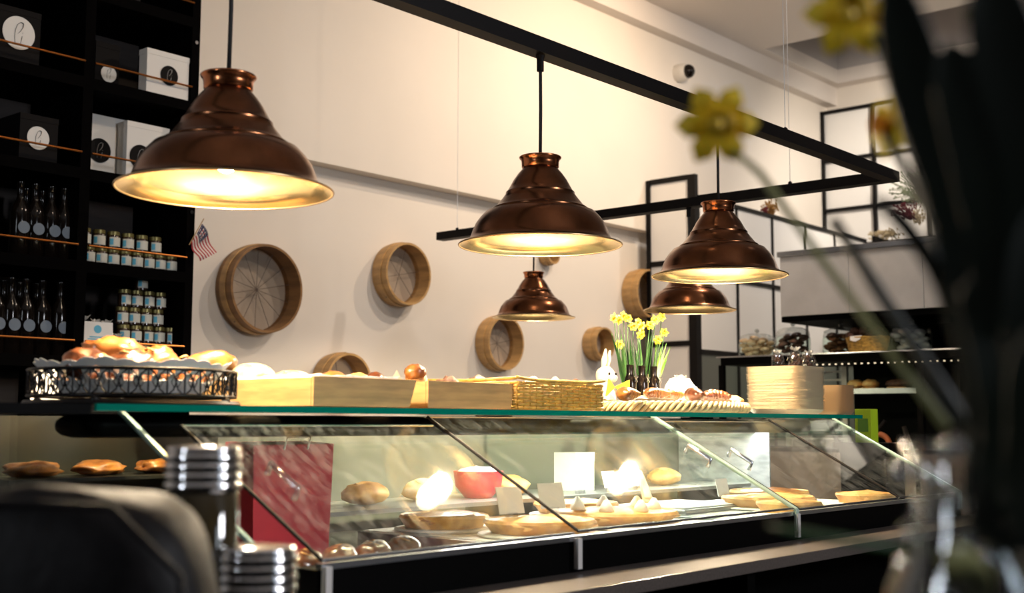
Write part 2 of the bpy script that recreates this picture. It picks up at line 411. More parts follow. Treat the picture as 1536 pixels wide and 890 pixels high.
make_lamp(78, 3.126, 1.882, 1.684, .2, 'copper pendant lamp hung above the tray of croissants and paper plates', 2.158)
make_lamp(30, 4.36, 3.62, 1.737, .193, 'smallest looking copper pendant lamp, seen below the middle one', 2.158)
make_lamp(30, 4.36, 2.77, 1.722, .193, 'copper pendant lamp partly hidden behind another, over the daffodils', 2.158)

# ------------------------------------------------------------------ wall sieves
def sieve(px, py, D, depth, label, dark=False, spokes=0, Y=4.895, tilt=0.0):
    c = onY(px, py, Y-depth/2); r = D/2
    t = thing('wooden_sieve', (c.x, Y, c.z), label, 'sieve', 'wooden sieves hung on the cream wall', rot=(tilt, 0, 0))
    prof = []
    ring = MB(); prof = [(r, 0), (r, depth), (r-.012, depth), (r-.012, 0)]
    ring.lathe(prof+[prof[0]], 56, axis=(0, -1, 0), cap=False).build('hoop', 'sieve_dark' if dark else 'sieve', t, True, sharp=40)
    MB().lathe([(r+.006, depth*.30), (r+.006, depth*.62), (r, depth*.62), (r, depth*.30), (r+.006, depth*.30)], 56, axis=(0, -1, 0), cap=False).build('outer_band', 'sieve', t, True, sharp=40)
    MB().lathe([(0.0001, depth*.25), (r-.012, depth*.25)], 56, axis=(0, -1, 0), cap=False).build('screen', 'mesh', t)
    if spokes:
        wm = MB()
        for i in range(spokes):
            a = PI*2*i/spokes+.2
            wm.tube([(0, -depth*.27, 0), (math.cos(a)*(r-.012), -depth*.27, math.sin(a)*(r-.012))], .0014, 5)
        wm.build('wires', 'wire', t)
    for a in (1.2, 1.45, 4.0):
        MB().lathe([(.004, r), (.003, r+.009)], 8, (0, -depth*.5, 0), axis=(math.cos(a), 0, math.sin(a))).build('nail', 'wire', t)
sieve(390, 434, .435, .12, 'largest wooden sieve with twelve wire spokes, beside the black shelves', True, 14)
sieve(603, 412, .345, .11, 'medium wooden sieve left of the middle copper lamp', False, 6)
sieve(750, 515, .325, .105, 'wooden sieve low on the wall behind the smallest lamp', False, 8)
sieve(824, 383, .12, .08, 'tiny wooden sieve peeping from below the middle lamp')
sieve(965, 441, .335, .13, 'brown wooden sieve tucked behind the narrow framed screen', False, 8)
sieve(898, 516, .215, .11, 'small wooden sieve above the white rabbit figure')
sieve(513, 575, .31, .12, 'lowest wooden sieve, half hidden behind the bread box', False, 4)

# CCTV
cc = thing('security_camera', (7.43, 4.80, 3.80), 'small white dome security camera high on the wall', 'camera')
MB().lathe([(.065, 0), (.067, .03), (.062, .07), (.05, .085)], 28, axis=(0, -1, 0)).build('housing', 'lampcam', cc, True, sharp=40)
MB().blob((.0, -.095, 0), .05, .045, .05).build('lens_dome', 'bottle', cc, True)

# ------------------------------------------------------------------ black wall shelves at the left
SZ = [3.01, 2.635, 2.262, 1.888, 1.507]
bs = thing('wall_shelving', (2.0, 4.9, 1.2), 'tall black wall shelving unit with thin copper rails', 'shelving')
YF, YB = 4.45, 4.89
for x0, x1 in ((3.03, 3.07), (2.525, 2.57), (1.85, 1.89)): loc(sbox('upright', 'shelfblack', x0, x1, YF, YB, 0, 4.0), bs)
loc(sbox('back_panel', 'shelfback', 1.89, 3.03, YB-.02, YB, 0, 4.0), bs)
for z in SZ+[3.385, 1.13, .7]:
    for a, b in ((1.89, 2.525), (2.57, 3.03)): loc(sbox('shelf_board', 'shelfblack', a, b, YF, YB-.02, z-.045, z), bs)
for z in SZ:
    for a, b in ((1.89, 2.525), (2.57, 3.03)):
        loc(MB().tube([(a, YF-.008, z+.062), (b, YF-.008, z+.062)], .0045, 8).build('rail', 'rod'), bs)
for z in (2.9, 2.5, 2.15): loc(MB().lathe([(.008, 0), (.008, .006)], 12, (3.05, YF, z), axis=(0, -1, 0)).build('screw_cap', 'chrome'), bs)

# logo discs: hooked script letter and an i, in the plane facing -Y (u to the right, v up)
def script_logo(root, cx, yf, cz, r, mat_disc, mat_ink, rz=0.):
    d = MB().lathe([(r, 0), (r, .0015)], 32, (0, 0, 0), axis=(0, -1, 0)).build('logo_disc', mat_disc, root); d.location = (cx, yf, cz); d.rotation_euler = (0, 0, rz)
    mb = MB()
    hook = [(-.22, -.62), (-.26, -.3), (-.24, .1), (-.12, .48), (.08, .66), (.24, .60), (.22, .36), (.06, .08), (-.08, -.06)]
    W = [.03, .04, .05, .05, .07, .09, .08, .05, .02]
    mb.tube([(u*r, -.0022, v*r) for u, v in hook], [k*r for k in W], 6, flat=.2)
    mb.tube([(.20*r, -.0022, -.16*r), (.16*r, -.0022, -.38*r), (.12*r, -.0022, -.62*r)], [.05*r, .05*r, .03*r], 6, flat=.2)
    mb.tube([(.235*r, -.0022, .06*r), (.22*r, -.0022, .0)], .035*r, 6, flat=.2)
    mb.build('logo_script', mat_ink, d)
def giftbox(px0, py0, px1, py1, Y, dpth, label, black=False, z=None, logo=None, rz=0):
    a = onY(px0, py1, Y); b = onY(px1, py0, Y); W = abs(b.x-a.x); Hh = b.z-z
    t = thing('gift_box', ((a.x+b.x)/2, Y, z), label, 'box', rz=rz)
    MB().box(-W/2, W/2, 0, dpth, 0, Hh).build('carton', 'black' if black else 'white', t, bevel=.0015)
    MB().box(-W/2-.001, W/2+.001, -.0015, dpth+.001, Hh-.022, Hh+.001).build('lid', 'black' if black else 'white', t)
    if logo:
        u, v, r = logo
        script_logo(t, -W/2+u*W, -.003, v*Hh, r, 'white' if black else 'black', 'black' if black else 'white')
    return t
giftbox(219, 88, 284, 140, 4.462, .06, 'white gift box with black round logo on the upper right shelf', z=2.635, logo=(.52, .48, .043))
giftbox(133, 181, 188, 246, 4.62, .14, 'taller white gift box standing by the shelf divider', z=2.262, logo=(.28, .45, .052))
giftbox(189, 194, 254, 250, 4.53, .07, 'white gift box with black logo, partly behind the big lamp', z=2.262, logo=(.32, .42, .052))
giftbox(142, 70, 180, 120, 4.60, .16, 'small black gift box with white oval logo beside the divider', True, 2.635, (.55, .38, .036), rz=.0)
giftbox(-8, 22, 62, 75, 4.50, .22, 'black gift box with the largest white logo disc, top left', True, 2.635, (.5, .56, .066))
giftbox(28, 180, 88, 232, 4.50, .2, 'black gift box with a small white logo disc, left middle shelf', True, 2.262, (.47, .52, .046))

# jam jars
def make_jar(label, group, lo):
    t = thing('jam_jar', lo, label, 'jar', group)
    MB().lathe([(.024, 0), (.027, .003), (.027, .052), (.024, .058)], 20).build('jar_glass', 'jam', t, True, sharp=40)
    MB().lathe([(.026, .057), (.026, .071), (.024, .073)], 20).build('lid', 'honey', t, True, sharp=40)
    # curved label towards the room
    mb = MB(); n = 8; vs = []
    for i in range(n+1):
        a = -PI/2-1.05+2.1*i/n
        vs += [(.0276*math.cos(a), .0276*math.sin(a), .010), (.0276*math.cos(a), .0276*math.sin(a), .048)]
    mb.add(vs, [(2*i, 2*i+2, 2*i+3, 2*i+1) for i in range(n)]); lb = mb.build('label', 'label', t)
    mb = MB(); vs = []
    for i in range(4):
        a = -PI/2-1.0+.55*i/3
        vs += [(.0280*math.cos(a), .0280*math.sin(a), .016), (.0280*math.cos(a), .0280*math.sin(a), .042)]
    mb.add(vs, [(2*i, 2*i+2, 2*i+3, 2*i+1) for i in range(3)]); mb.build('blue_print', 'blue', lb)
    return t
gj1 = 'jam jars in the two layers behind the copper rail'
lab1 = 'small jam jar with white label among the two layers behind the copper rail'
jar0 = make_jar(lab1, gj1, (2.62, 4.53, 1.888))
NTH = ['first', 'second', 'third', 'fourth', 'fifth', 'sixth', 'seventh', 'eighth']
jar0['label'] = 'jam jar in the lower layer behind the copper rail, first from the divider'
for k in range(1, 8): dup(jar0, (2.62+.0555*k, 4.53, 1.888), random.uniform(-.2, .2), 'jam jar in the lower layer behind the copper rail, %s from the divider' % NTH[k])
for k in range(6): dup(jar0, (2.605+.066*k, 4.54, 1.962), random.uniform(-.3, .3), 'jam jar in the upper layer behind the copper rail, %s from the divider' % NTH[k])
gj2 = 'jam jars stacked beside the cellophane bags'
lab2 = 'small jam jar in the pyramid of jars beside the cellophane bags'
for r_, row in enumerate((5, 5, 4, 4)):
    for k in range(row):
        x = 2.800+.0565*k+(.01 if r_ % 2 else 0)
        dup(jar0, (x, 4.56, 1.507+.074*r_), random.uniform(-.2, .2), 'jam jar beside the cellophane bags, %s row from the bottom, %s from the left' % (NTH[r_], NTH[k]), gj2)
dup(jar0, (2.885, 4.555, 1.507+.074*4), 0, 'single jam jar with cream label on top of the jar pyramid')

# wine bottles
def make_bottle(lo, label, group):
    t = thing('wine_bottle', lo, label, 'bottle', group)
    MB().lathe([(.033, 0), (.037, .004), (.037, .17), (.033, .195), (.016, .225), (.013, .24), (.013, .285), (.015, .288), (.015, .298)], 24).build('glass_body', 'bottle', t, True, sharp=50)
    d = MB().lathe([(.024, 0), (.024, .001)], 20, (0, -.0372, .115), axis=(0, -1, 0)).build('round_label', 'grey_label', t)
    return t
gb = 'dark bottles on the left shelves'
lb = 'dark bottle with round grey label on the left black shelves'
def shx(px, py): return onY(px, py, 4.52).x
b0 = make_bottle((shx(57, 340), 4.55, 1.888), lb, gb)
for k, px in enumerate((80, 99, 33)): dup(b0, (shx(px, 340)+.004, 4.55, 1.888), 0, 'dark bottle with grey label on the upper bottle shelf, '+['second from the divider', 'nearest the divider', 'fourth from the divider'][k])
b0['label'] = 'dark bottle with grey label on the upper bottle shelf, third from the divider'
for px in (66, 90): dup(b0, (shx(px, 340), 4.67, 1.888), .4, 'dark bottle in the rear row of the upper bottle shelf')
for k, px in enumerate((-2, 21, 43, 68, 95)): dup(b0, (shx(px, 480), 4.55, 1.507), 0, 'dark bottle with grey label on the lower bottle shelf, '+['fifth from the divider', 'fourth from the divider', 'third from the divider', 'second from the divider', 'nearest the divider'][k])
for px in (8, 32, 56, 82): dup(b0, (shx(px, 480), 4.67, 1.507), .4, 'dark bottle in the rear row of the lower bottle shelf')

# cellophane bags, card
def crumple(mb, c, rx, ry, rz, seed, nz=.35): mb.blob(c, rx, ry, rz, nz, 5, 22, 14, seed=seed)
def bag(x, y, z, s, label, fill='cookie', group=None):
    t = thing('cellophane_bag', (x, y, z), label, 'bag', group)
    mb = MB()
    for k in range(12): mb.blob((random.uniform(-.5, .5)*s*.6, random.uniform(-.3, .3)*s*.5, s*.12+random.random()*s*.9), s*.17, s*.15, s*.13, .2, 3, 10, 8, seed=k)
    mb.build('sweets', fill, t, True)
    mb = MB(); crumple(mb, (0, 0, s*.62), s*.52, s*.40, s*.62, x*3)
    mb.build('cellophane', 'cello', t, False)
    mb = MB(); n = 18; vs = [(0, 0, s*1.15)]
    for i in range(n):
        a = 2*PI*i/n; rr = s*(.32+.12*(i % 2)); vs.append((rr*math.cos(a), rr*math.sin(a)*.6, s*(1.36+.1*math.sin(i*2.3))))
    mb.add(vs, [(0, i+1, (i+1) % n+1) for i in range(n)]); mb.build('ruffle', 'cellow', t, solid=.0006)
    return t
bag(2.625, 4.60, 1.507, .125, 'cellophane bag of biscuits behind the white printed card', 'cookie')
bag(2.72, 4.58, 1.507, .115, 'cellophane bag of biscuits leaning beside the jar pyramid', 'cookie')
bag(2.755, 4.53, 1.507, .075, 'small cellophane bag of dark sweets before the jar pyramid', 'choco')
cd = thing('printed_card', (2.645, 4.47, 1.507), 'white card printed in light blue on the lower right shelf', 'card', rot=(-.08, 0, -.05))
MB().box(-.066, .066, 0, .003, 0, .145).build('card_sheet', 'white', cd)
MB().lathe([(.0165, 0), (.0165, .0008)], 24, (0, -.0003, .115), axis=(0, -1, 0)).build('round_mark', 'blue', cd)
for z, w_ in ((.074, .086), (.083, .07), (.058, .062), (.030, .036), (.024, .036)):
    MB().box(-w_/2, w_/2, -.001, 0, z-.0022, z+.0022).build('print_line', 'blue', cd)

# flag on the shelf end
fl = thing('small_flag', (3.075, 4.43, 1.90), 'small striped red, white and blue flag hung at the shelf edge', 'flag')
A_, B_, C_, D_ = (onY(303, 336, 4.43), onY(285, 364, 4.43), onY(324, 379, 4.43), onY(299, 392, 4.43))
FO = Vector((3.075, 4.43, 1.90))
def fq(u, v): # u along fly, v across hoist
    p = (A_*(1-u)+C_*u)*(1-v)+(B_*(1-u)+D_*u)*v
    return p-FO+Vector((0, -.010*math.sin(u*7+v*2), 0))
for i in range(13):
    mb = MB(); n = 8; vs = []
    for k in range(n+1): vs += [fq(k/n, i/13), fq(k/n, (i+1)/13)]
    mb.add(vs, [(2*k, 2*k+2, 2*k+3, 2*k+1) for k in range(n)]); mb.build('stripe', 'flagred' if i % 2 == 0 else 'flagwhite', fl, solid=.0008)
mb = MB(); vs = []
for k in range(5): vs += [fq(.4*k/4, 0)+Vector((0, -.0015, 0)), fq(.4*k/4, 7/13)+Vector((0, -.0015, 0))]
mb.add(vs, [(2*k, 2*k+2, 2*k+3, 2*k+1) for k in range(4)]); cn = mb.build('canton', 'flagblue', fl, solid=.0008)
mb = MB()
for i in range(6):
    for j in range(5):
        p = fq(.4*(i+.5)/6, 7/13*(j+.5)/5)+Vector((0, -.003, 0)); pts = []
        for k in range(10):
            a = PI/2+PI*k/5; rr = .0022 if k % 2 == 0 else .001; pts.append(p+Vector((rr*math.cos(a), 0, rr*math.sin(a))))
        mb.add(pts, [tuple(range(10))])
mb.build('stars', 'flagwhite', cn)
MB().tube([fq(-.02, -.25), fq(-.02, 1.15)], .002, 6).build('stick', 'wood', fl)

# ------------------------------------------------------------------ front display case
CX0, CX1 = 1.20, 3.66
YB0, YT0, ZB0, ZT0 = 1.40, 1.79, 1.047, 1.256
case = thing('display_case', (2.4, 1.9, 0), 'black glass-fronted pastry display case under the counter shelf', 'display case')
def cb(name, m, *a, bevel=0): return loc(sbox(name, m, *a, bevel=bevel), case)
cb('plinth', 'caseblack', 1.02, 3.72, 1.46, 2.42, 0, .93)
cb('front_fascia', 'caseblack', 1.20, 3.70, 1.405, 1.46, .60, 1.035, bevel=.003)
cb('case_floor', 'tray', 1.12, 3.68, 1.46, 2.40, .93, .975)
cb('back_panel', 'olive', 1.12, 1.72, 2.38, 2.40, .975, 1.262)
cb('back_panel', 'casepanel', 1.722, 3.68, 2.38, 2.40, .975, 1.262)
cb('sill_trim', 'steel2', 1.20, 3.68, 1.398, 1.412, 1.035, 1.044)
cn_ = MB(); seg = 14
prof = [(math.cos(a)*.021, math.sin(a)*.021) for a in [2*PI*i/seg for i in range(seg)]]
# canopy housing with rounded left end
vs = []; N = 12
for i in range(N+1):
    t_ = i/N*PI/2; k = math.sin(t_); x = 1.105+.03*(1-math.cos(t_)); sc = max(.02, k)
    for j in range(seg):
        a = 2*PI*j/seg; cy = abs(math.cos(a))**.5*(1 if math.cos(a) > 0 else -1); cz = abs(math.sin(a))**.5*(1 if math.sin(a) > 0 else -1)
        vs.append((x, 1.95+.07*cy*(.6+.4*sc), 1.243+.021*cz*sc))
for j in range(seg):
    a = 2*PI*j/seg; cy = abs(math.cos(a))**.5*(1 if math.cos(a) > 0 else -1); cz = abs(math.sin(a))**.5*(1 if math.sin(a) > 0 else -1)
    vs.append((3.68, 1.95+.07*cy, 1.243+.021*cz))
fs = [(i*seg+j, i*seg+(j+1) % seg, (i+1)*seg+(j+1) % seg, (i+1)*seg+j) for i in range(N+1) for j in range(seg)]
loc(MB().add(vs, fs).build('canopy', 'caseblack', None, True), case)
loc(sbox('light_strip', 'strip', 1.9, 3.6, 2.03, 2.045, 1.225, 1.232), case)
# front panes with a bend at the top
def pane_pts(x, t, off=0):
    n = Vector((0, -(ZT0-ZB0), YT0-YB0)).normalized()
    return Vector((x, YB0+(YT0-YB0)*t, ZB0+(ZT0-ZB0)*t))+n*off
def front_pane(x0, x1, top, bend, zoff=0):
    a, b = pane_pts(x0, 0, zoff), pane_pts(x1, 0, zoff); c, d = pane_pts(x1, top, zoff), pane_pts(x0, top, zoff)
    mb = MB(); mb.slab([a, b, c, d], .005)
    o = loc(mb.build('front_pane', 'pane'), case)
    if bend:
        g = MB().slab([d, c, c+Vector((0, .05, .004)), d+Vector((0, .05, .004))], .005, (0, 0, 1)).build('pane_top', 'pane', o)
    e = MB()
    e.tube([pane_pts(x0, 0, zoff+.003), pane_pts(x0, top, zoff+.003)], .0032, 6); e.build('gasket', 'black', o)
    e = MB().tube([pane_pts(x0, 0, zoff+.002), pane_pts(x1, 0, zoff+.002)], .003, 6).build('pane_edge', 'steel2', o)
    e = MB().tube([pane_pts(x0, top, zoff+.003), pane_pts(x1, top, zoff+.003)], .002, 6).build('pane_edge', 'steel2', o)
    return o
front_pane(1.20, 1.80, .93, False)
front_pane(1.81, 2.635, 1.0, True, .004)
front_pane(2.665, 3.225, .985, True)
front_pane(3.235, 3.66, 1.0, True, .003)
# thick glass divider and glass ends
def end_glass(x0, x1, m, name='divider'):
    pr = [(1.40, .99), (1.395, 1.05), (1.80, 1.267), (2.38, 1.267), (2.38, .99)]
    mb = MB(); n = len(pr)
    mb.add([(x0, y, z) for y, z in pr]+[(x1, y, z) for y, z in pr], [tuple(range(n))[::-1], tuple(range(n, 2*n))]+[(i, (i+1) % n, (i+1) % n+n, i+n) for i in range(n)])
    o = loc(mb.build(name, 'glass'), case)
    g = MB(); g.hexa([(x0, 1.394, 1.045), (x1, 1.394, 1.045), (x1, 1.80, 1.264), (x0, 1.80, 1.264), (x0, 1.394, 1.052), (x1, 1.394, 1.052), (x1, 1.80, 1.272), (x0, 1.80, 1.272)])
    g.box(x0, x1, 1.392, 1.398, 1.0, 1.05)
    g.build('polished_edge', m, o)
edge_m = mat('polished_glass_edge', (.45, .60, .52), .12, metal=.35); M['edge'] = edge_m
end_glass(2.641, 2.655, 'edge'); end_glass(1.105, 1.113, 'edge', 'end_glass'); end_glass(3.668, 3.676, 'edge', 'end_glass')
cb('reflection_panel', 'glass_reflection', 3.655, 3.662, 2.02, 2.375, .978, 1.255)  # added panel, its colour stands in for the end glass reflection
for x in (1.206, 1.806, 2.648):
    cb('pane_clip', 'steel', x-.006, x+.006, 1.388, 1.398, .985, 1.04)
# acrylic handles
def handle(x, t0, t1, m):
    mb = MB(); a0, a1 = pane_pts(x, t0, .006), pane_pts(x, t1, .006); b0_, b1_ = pane_pts(x, t0, .026), pane_pts(x, t1, .026)
    mb.tube([a0, b0_, b1_, a1], .0055, 8)
    h = loc(mb.build('handle', m, None, True), case); return h
handle(1.262, .365, .545, 'acrylic'); handle(2.545, .45, .61, 'steel2'); handle(2.705, .40, .55, 'steel2')
# brackets holding the shelf
for x in (1.3, 2.2, 3.1): cb('shelf_bracket', 'caseblack', x-.01, x+.01, 1.9, 2.0, 1.262, 1.267)
# granite ledge along the front
lg = thing('counter_ledge', (2.5, 1.33, .96), 'grey stone ledge running along the front of the case', 'ledge')
loc(sbox('stone_slab', 'granite', .9, 3.9, 1.25, 1.46-.056, .955, .978, bevel=.002), lg)
for x in (1.0, 2.2, 3.4): loc(sbox('support', 'caseblack', x, x+.03, 1.27, 1.40, 0, .955), lg)
ls = loc(sbox('lower_board', 'caseblack', .9, 3.9, 1.16, 1.40, .70, .72), lg)
for k, (px, py, s, n_) in enumerate(((1030, 880, .085, 'brown paper bag lying below the stone ledge, left one'), (1120, 872, .11, 'larger crumpled brown paper bag below the stone ledge'))):
    p = onY(px, py, 1.24); mb = MB(); mb.blob((0, 0, 0), s*1.2, .07, .07, .6, 2.5, 9, 7, seed=k*3+1)
    o = mb.build('paper_bag', 'kraft', None, False); o.location = (p.x, 1.27, .795); tag(o, n_, 'bag')

# glass counter shelf: clear top, green edge
sh = thing('glass_shelf', (2.4, 2.0, 1.267), 'long glass counter shelf with green polished edge', 'glass shelf')
loc(sbox('glass_top', 'glass', 1.03, 3.76, 1.747, 2.30, 1.267, 1.278), sh)
loc(sbox('green_edge', 'green_edge', 1.03, 3.76, 1.738, 1.746, 1.267, 1.2785), sh)
sh2 = thing('shaded_shelf_end', (.7, 2.0, 1.26), 'unlit left end of the glass shelf, coloured black as in shade', 'shelf end')  # the shelf runs on unlit here; its shade is put in as black
loc(sbox('shaded_top', 'caseblack', .15, 1.025, 1.745, 2.34, 1.262, 1.278), sh2)
loc(sbox('counter_front', 'amber', .15, 1.01, 2.30, 2.34, .0, 1.262), sh2)

# ------------------------------------------------------------------ contents of the case
def pie(x, y, z, r, label, m='pieorange', extra=None, h=.03):
    t = thing('pie', (x, y, z), label, 'pie')
    MB().lathe([(r*1.04, 0), (r*1.1, .004), (r*1.08, .007), (.001, .007)], 32).build('plate', 'white', t, True, sharp=30)
    mb = MB(); n = 40
    mb.lathe([(r*.85, .008), (r, h), (r*.96, h+.006), (r*.9, h), (.001, h)], n); mb.build('crust', 'crust3', t, True, sharp=50)
    mb = MB(); mb.blob((0, 0, h-.004), r*.9, r*.9, .016, .4, 6, 28, 8); mb.build('filling', m, t, True)
    if extra:
        for k in range(7):
            a = k*PI*2/7; MB().lathe([(.018, 0), (.014, .012), (.004, .026)], 12, (r*.62*math.cos(a), r*.62*math.sin(a), h+.008)).build('cream_rosette', 'cream', t, True)
for x0, x1, lab in ((1.86, 2.62, 'low grey tray under the open pies in the middle of the case'), (2.72, 3.62, 'low grey tray under the pies in the right part of the case')):
    t = thing('case_tray', ((x0+x1)/2, 1.78, .9765), lab, 'tray'); hw2 = (x1-x0)/2
    MB().box(-hw2, hw2, -.29, .27, 0, .035).build('tray_body', 'tray', t, bevel=.002); MB().box(-hw2+.01, hw2-.01, -.28, .26, .035, .037).build('paper_liner', 'paperw', t)
pie(2.02, 1.66, 1.014, .12, 'golden open pie in the left half of the case')
pie(2.34, 1.70, 1.014, .15, 'big round pie with cream rosettes in the case', extra=True)
pie(2.52, 1.95, 1.014, .11, 'small golden pie behind the glass divider')
pie(3.10, 1.72, 1.014, .13, 'orange baked pie near the right end of the case', m='pieorange')
pie(3.36, 1.86, 1.014, .12, 'reddish pie at the far right end of the case', m='crust')
# riser with trays and price cards
rs = thing('case_riser', (2.5, 2.2, .976), 'low grey riser board at the back of the case', 'riser')
loc(sbox('riser_board', 'tray', 1.5, 3.6, 2.06, 2.34, 1.045, 1.055), rs)
for x in (1.52, 2.5, 3.56): loc(sbox('riser_leg', 'tray', x, x+.02, 2.08, 2.32, .976, 1.045), rs)
def card(px, py, Y, w_, h_, label, m='creamcard', z=None, lean=-.25):
    p = onY(px, py, Y); zz = z if z is not None else p.z
    t = thing('price_card', (p.x, Y, zz), label, 'card', rot=(lean, 0, random.uniform(-.3, .1)))
    MB().box(-w_/2, w_/2, 0, .0015, .012, .012+h_).build('card_sheet', m, t)
    MB().box(-.012, .012, -.004, .012, 0, .013).build('card_clip', 'acrylic', t)
    return t
card(770, 742, 1.72, .070, .058, 'cream price card standing left, close to the pane gasket', z=1.046)
card(832, 742, 1.76, .075, .058, 'cream price card second from the left in the case', z=1.046)
for k, px in enumerate((872, 918, 952)):
    card(px, 732, 2.09, .062, .048, ['white price card on the riser, left of three', 'white price card on the riser, middle of three', 'white price card on the riser, right of three'][k], 'white', 1.055)
card(1088, 745, 2.0, .058, .055, 'white price card right of the dark roll', 'white', 1.014)
t = thing('white_carton', (2.86, 2.22, 1.055), 'white upright carton standing on the case riser', 'box')
MB().box(-.045, .045, -.04, .04, 0, .11).build('carton', 'white', t, bevel=.002); MB().box(-.046, .046, -.041, -.039, .085, .111).build('flap', 'creamcard', t)
t = thing('pastry_tongs', (2.42, 1.66, 1.066), 'pale pastry tongs with rounded tip lying on the big pie', 'tongs', rot=(0, -.5, .8))
MB().tube([(0, 0, 0), (.05, 0, .006), (.12, 0, .01)], [.012, .009, .006], 10, flat=.4).build('blade', 'cream', t, True)
MB().tube([(0, 0, .012), (.05, 0, .016), (.12, 0, .012)], [.011, .008, .006], 10, flat=.4).build('blade', 'cream', t, True)
# sandwiches / rolls in a row
def roll(x, y, z, rx, ry, rz, label, m, nz=.15, rot=0., group=None, fl_=.3, name='bread_roll', cat='bread', marks=True, tilt=0.):
    t = thing(name, (x, y, z), label, cat, group)
    MB().blob((0, 0, rz*(1-fl_)), rx, ry, rz, nz, 2.2, 26, 16, rot=rot, flatb=fl_, seed=x*7+y, tilt=tilt).build('crumb', m, t, True)
    if marks:
        mb = MB()
        for k in (-.45, 0, .45):
            c = Matrix.Rotation(rot, 3, 'Z') @ Vector((k*rx, 0, 0))
            d = Matrix.Rotation(rot, 3, 'Z') @ Vector((.12*rx, ry*.5, 0))
            zz = rz*(1-fl_)+rz*math.sqrt(max(.1, 1-k*k))*.96
            mb.tube([c-d+Vector((0, 0, zz-rz*.12)), c+Vector((0, 0, zz+.0005)), c+d+Vector((0, 0, zz-rz*.12))], [rx*.03, rx*.07, rx*.03], 6, flat=.4)
        mb.build('score_mark', 'crust3' if m != 'flour' else 'flour', t, True)
    return t
for k, x in enumerate((1.42, 1.52, 1.62, 1.72)):
    roll(x, 1.70+.02*k, .978, .05, .035, .03, 'dark glazed roll at the %s of the row behind the left pane' % ['left end', 'left middle', 'right middle', 'right end'][k], 'crust2', rot=.6)
for k, (x, y) in enumerate(((1.95, 1.50), (2.10, 1.50), (2.22, 1.52))):
    o = MB().blob((0, 0, 0), .07, .03, .022, .6, 5, 24, 12, seed=k).build('salad_garnish', 'leafbed', None); o.location = (x, y, .992)
    tag(o, ['leafy green garnish at the pane foot, left heap', 'leafy green garnish at the pane foot, middle heap', 'leafy green garnish at the pane foot, right heap'][k], 'garnish')
for k, (x, y, m) in enumerate(((1.62, 2.2, 'crust'), (1.80, 2.2, 'crust3'), (2.02, 2.2, 'crust3'), (2.22, 2.2, 'flour'), (2.55, 2.2, 'crust3'), (3.1, 2.2, 'flour'), (3.3, 2.2, 'crust3'))):
    roll(x, y, 1.055, .065, .045, .032, ['brown loaf on the riser, first from the left', 'pale loaf on the riser, second from the left', 'pale loaf on the riser, third from the left', 'floured loaf on the riser before the carton', 'pale loaf on the riser beside the carton', 'floured loaf on the riser, second from the right', 'pale loaf on the riser, last on the right'][k], m)
pie(2.92, 1.56, 1.014, .085, 'small pale tart just behind the third pane', m='crust3')
pie(3.42, 1.58, 1.014, .085, 'small orange tart at the foot of the last pane', m='pieorange')
pie(1.98, 1.90, 1.014, .10, 'golden tart behind the other open pie in the left half', m='crust')
t = thing('serving_tray', (2.90, 1.88, 1.014), 'white paper covered serving tray in the right half of the case', 'tray')
MB().box(-.16, .16, -.12, .12, 0, .012).build('tray_base', 'tray', t, bevel=.003); MB().box(-.15, .15, -.11, .11, .012, .016).build('paper_liner', 'paperw', t)
lt = thing('side_riser', (1.42, 2.3, .976), 'dark raised shelf with flat pastries at the dim left end of the case', 'riser')
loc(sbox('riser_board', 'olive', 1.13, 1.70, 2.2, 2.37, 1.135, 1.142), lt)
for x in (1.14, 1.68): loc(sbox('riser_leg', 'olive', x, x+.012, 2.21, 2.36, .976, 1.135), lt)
for k, x in enumerate((1.22, 1.36, 1.50, 1.62)):
    roll(x, 2.28, 1.1425, .058, .04, .018, 'flat golden pastry on the dim left riser, %s' % ['far left', 'second from left', 'second from right', 'far right'][k], 'crust', .3, .2*k, name='flat_pastry', marks=False)
t = thing('red_bag', (1.60, 2.0, .976), 'dark red paper bag standing behind the left pane', 'bag')
MB().hexa([(-.10, -.05, 0), (.09, -.05, 0), (.09, .05, 0), (-.10, .05, 0), (-.105, -.05, .23), (.10, -.05, .23), (.10, .04, .235), (-.105, .04, .235)]).build('bag_body', 'red', t)
MB().tube([(-.03, -.051, .22), (-.03, -.06, .245), (.03, -.06, .245), (.03, -.051, .22)], .002, 6).build('cord_handle', 'white', t)
t = thing('red_pot', (2.48, 2.0, 1.0), 'red ceramic bowl behind the middle pane', 'bowl')
t.location = (2.40, 2.18, 1.055); MB().lathe([(.035, 0), (.06, .03), (.066, .07), (.060, .07), (.052, .03), (.001, .01)], 28).build('bowl', 'red', t, True, sharp=50)
MB().blob((0, 0, .065), .055, .055, .016, .3, 4).build('dip', 'cream', t, True)

# ------------------------------------------------------------------ things on the glass shelf
ZS = 1.2785
# white standing card far left
p = onY(70, 588, 2.2)
o = MB().hexa([(-.03, 0, 0), (.03, .004, 0), (.03, .006, 0), (-.03, .002, 0), (-.028, .02, .072), (.032, .024, .078), (.032, .026, .078), (-.028, .022, .072)]).build('folded_card', 'white', None)
o.location = (p.x, 2.2, ZS); tag(o, 'plain white card standing behind the iron basket', 'card')

